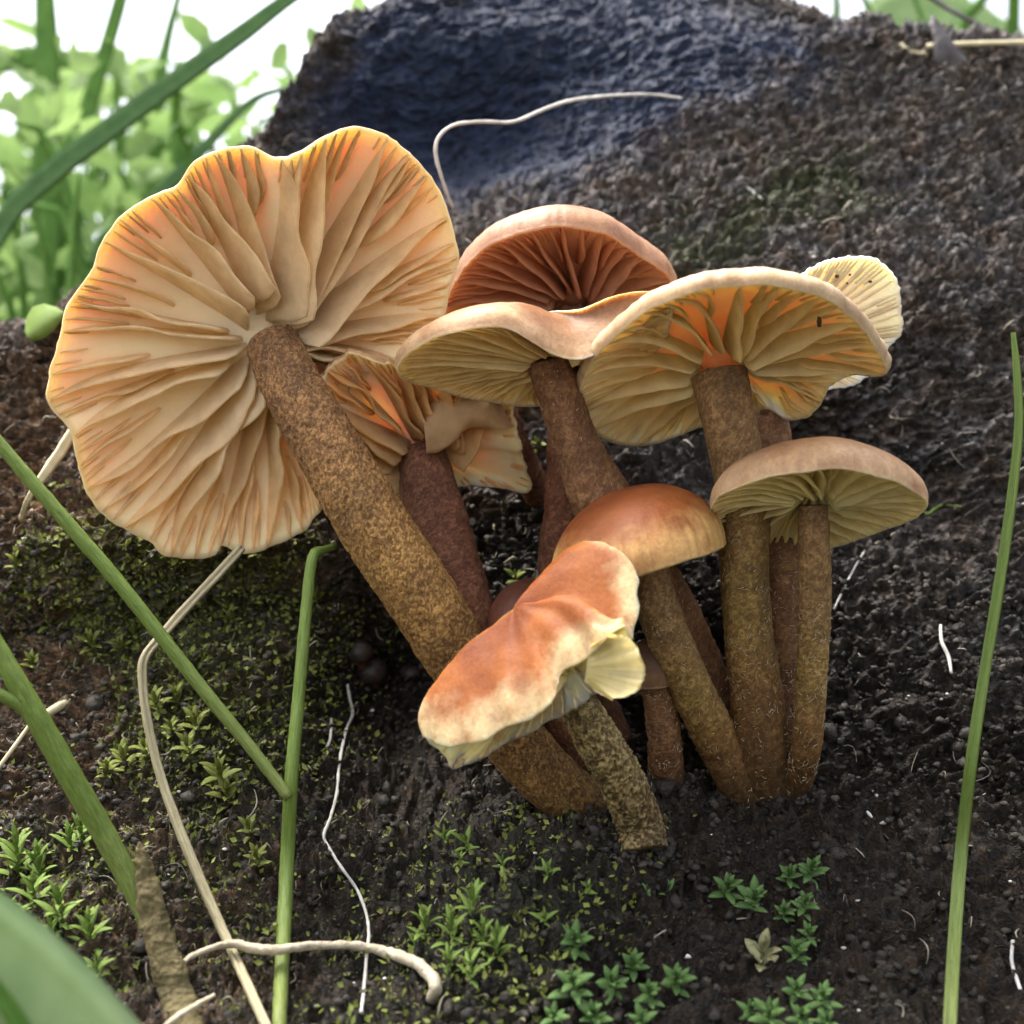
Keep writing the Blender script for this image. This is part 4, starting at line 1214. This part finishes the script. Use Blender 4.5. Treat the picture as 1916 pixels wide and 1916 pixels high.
def far_grass():
    V, F = [], []
    c = 0

    def add(pts, seed):
        nonlocal c
        cc = crom(pts, 14)
        ctr, w = cc[:, :3], cc[:, 3]
        tan = nrm(np.gradient(ctr, axis=0))
        sd = nrm(np.cross(tan, nrm(np.array([rng.standard_normal() * 0.5, 0, -1.0]))))
        nn = np.cross(sd, tan)
        W = w[:, None]
        rows = np.stack([ctr + sd * W + nn * W * 0.3, ctr, ctr - sd * W + nn * W * 0.3, ctr + nn * W * 0.12], 1)
        V.append(P(rows.reshape(-1, 3)))
        F.append(grid_faces(14, 4, True) + c)
        c += 56

    for k in range(330):
        dep = 2400 + 7500 * rng.random()
        x = -500 + 1250 * rng.random()
        kk = 1 + dep / DU
        yb = 958 + 1100 / kk
        top = 560 - 420 * rng.random() ** 1.5 - 0.10 * max(0, x - 100)
        lean = rng.standard_normal() * 160
        w = (5 + 9 * rng.random())
        droop = rng.random() < 0.5
        pts = [(x, yb, dep, w), (x + lean * 0.25, 0.5 * (yb + top), dep, w), (x + lean * 0.7, top + 60, dep, w * 0.8), (x + lean * 1.2, top + (70 if droop else -20), dep - 100, w * 0.12)]
        add(pts, k)
    for k in range(26):
        dep = 2600 + 3000 * rng.random()
        x = 1450 + 560 * rng.random()
        kk = 1 + dep / DU
        yb = 958 + 1100 / kk
        top = 80 - 130 * rng.random()
        lean = rng.standard_normal() * 150
        w = 8 + 10 * rng.random()
        add([(x, yb, dep, w), (x + lean * 0.2, 0.5 * (yb + top), dep, w), (x + lean * 0.7, top + 60, dep, w * 0.8), (x + lean * 1.2, top, dep - 100, w * 0.12)], k)
    batch('grass', V, F, M_BLADE)['label'] = 'blurred green grass growing beyond the bank'
    # leafy undergrowth low behind the left end of the bank
    V, F = [], []
    lm = np.array([(0, 0, 0), (0.3, 0.26, 0.05), (0.3, 0, -0.04), (0.3, -0.26, 0.05), (0.68, 0.24, 0.0), (0.68, 0, -0.07), (0.68, -0.24, 0.0), (1, 0, -0.1)], float)
    lf = np.array([(0, 1, 2), (0, 2, 3), (1, 4, 5), (1, 5, 2), (2, 5, 6), (2, 6, 3), (4, 7, 5), (5, 7, 6)])
    for k in range(1000):
        dep = 2500 + 7000 * rng.random()
        x = -450 + 1150 * rng.random()
        y = 720 - 640 * rng.random() ** 1.5
        o = P([(x, y, dep)])[0]
        s = U * (45 + 75 * rng.random()) * (1 + dep / DU)
        q = nrm(rng.standard_normal((3, 3)))
        X_ = q[0]
        Z_ = nrm(np.cross(X_, q[1]))
        Y_ = np.cross(Z_, X_)
        V.append(o + s * (lm @ np.stack([X_, Y_, Z_])))
        F.append(lf + 8 * k)
    batch('undergrowth', V, F, mat_simple('undergrowth_leaf', [(0.3, (0.12, 0.22, 0.06)), (0.7, (0.28, 0.40, 0.14))], 40, transl=0.5))['label'] = 'blurred leafy undergrowth behind the low end of the bank'


far_grass()


def yb(dep):
    return 958 + 1100 / (1 + dep / DU)


def far_blade(pts, mat, label, dep):
    p = [(x, y, dep + e, w) for (x, y, e, w) in pts]
    tag(blade('tall_grass', p, mat, fold=0.4), label, 'grass')


far_blade([(-120, yb(2000), 0, 20), (-70, 650, 0, 20), (0, 430, 0, 21), (90, 330, 0, 22), (200, 245, 0, 22), (330, 150, 0, 20), (450, 65, 0, 18), (560, -15, 0, 13), (680, -70, 0, 6)], M_DARKBLADE, 'long dark green grass blade arching across the bright gap', 2000)
far_blade([(60, yb(4200), 0, 24), (75, 600, 0, 26), (85, 300, 0, 26), (88, 120, 0, 24), (84, 0, 0, 20), (80, -90, 0, 14)], M_BLADE, 'upright wide grass blade against the white sky', 4200)
far_blade([(60, yb(3600), 0, 20), (95, 420, 0, 22), (150, 250, 0, 18), (190, 120, 0, 15), (225, 0, 0, 14), (240, -80, 0, 10)], M_BLADE, 'slanting grass blade crossing the upright wide one', 3600)
far_blade([(250, yb(4500), 0, 14), (285, 400, 0, 15), (298, 170, 0, 13), (312, 80, 0, 10), (335, -10, 0, 7), (345, -60, 0, 4)], M_BLADE, 'slender grass blade against the white sky', 4500)
far_blade([(-260, yb(4800), 0, 18), (-200, 300, 0, 20), (-90, 140, 0, 24), (20, 112, 0, 24), (110, 110, 0, 20), (175, 118, 0, 8)], M_BLADE, 'grass blade bent over level behind the upright wide one', 4800)
far_blade([(330, yb(2600), 0, 16), (190, 560, 0, 18), (250, 420, 0, 15), (360, 300, 0, 12), (470, 190, 0, 8), (560, 160, 0, 4)], M_DARKBLADE, 'thin dark blade bending towards the crest of the bank', 2600)
far_blade([(1640, yb(4500), 0, 50), (1650, 500, 0, 55), (1655, 100, 0, 55), (1690, 20, 0, 50), (1780, 25, 0, 42), (1850, 60, 0, 20)], M_PALEBLADE, 'pale green leaf over the right end of the crest', 4500)
far_blade([(1990, yb(5000), 0, 40), (1960, 500, 0, 45), (1900, 130, 0, 45), (1850, 50, 0, 30), (1835, 5, 0, 4)], M_PALEBLADE, 'pointed pale leaf against the sky at the right', 5000)
tag(tube('twig', [(1560, -120, 1500, 5), (1745, -2, 1450, 5), (1790, 25, 1420, 5), (1850, 55, 1400, 5), (1916, 76, 1380, 5), (2050, 110, 1360, 5)], M_TWIG, ns=8, nl=40), 'dark thin twig slanting over the right end of the crest', 'twig')
d = soil(1740, 90)
tag(tube('dry_straw', [(1735, 86, soil(1735, 100) - 20, 5), (1800, 82, soil(1800, 105) - 20, 5), (1916, 79, soil(1910, 105) - 20, 5), (2020, 76, soil(1915, 110), 5)], M_STRAW, ns=8, nl=24), 'pale straw lying along the crest beside the dark stub', 'straw')
tag(tube('dry_straw', on_soil([(1682, 68, 5), (1700, 74, 4), (1735, 80, 4)], 14), M_STRAW, ns=8, nl=16), 'short pale straw left of the dark stub', 'straw')
tag(tube('dry_straw', on_soil([(1686, 82, 4), (1700, 94, 4), (1736, 102, 4)], 14), M_STRAW, ns=8, nl=16), 'short pale straw below its twin left of the dark stub', 'straw')
tag(tube('stub', [(1745, 30, d - 10, 4), (1755, 62, d - 30, 12), (1770, 100, d - 40, 24), (1790, 140, d - 20, 34)], M_TWIG, ns=14, nl=30, rough=5, wl=16, seed=31), 'dark pointed woody stub on the crest of the bank', 'stub')

ob = leaf_mesh('round_bud', 0.45, 0.2, M_STAR)
o = obj('leaf', ob, None)
o.matrix_basis = Matrix.Translation(Vector(P([(50, 628, soil(50, 660) - 20)])[0])) @ Matrix.Rotation(-0.5, 4, 'Y') @ Matrix.Rotation(1.2, 4, 'X') @ Matrix.Diagonal((80 * U * 1.3,) * 3 + (1,))
o.name = 'round_leaf'
tag(o, 'round lime green leaf at the left end of the bank beside the largest cap', 'leaf')
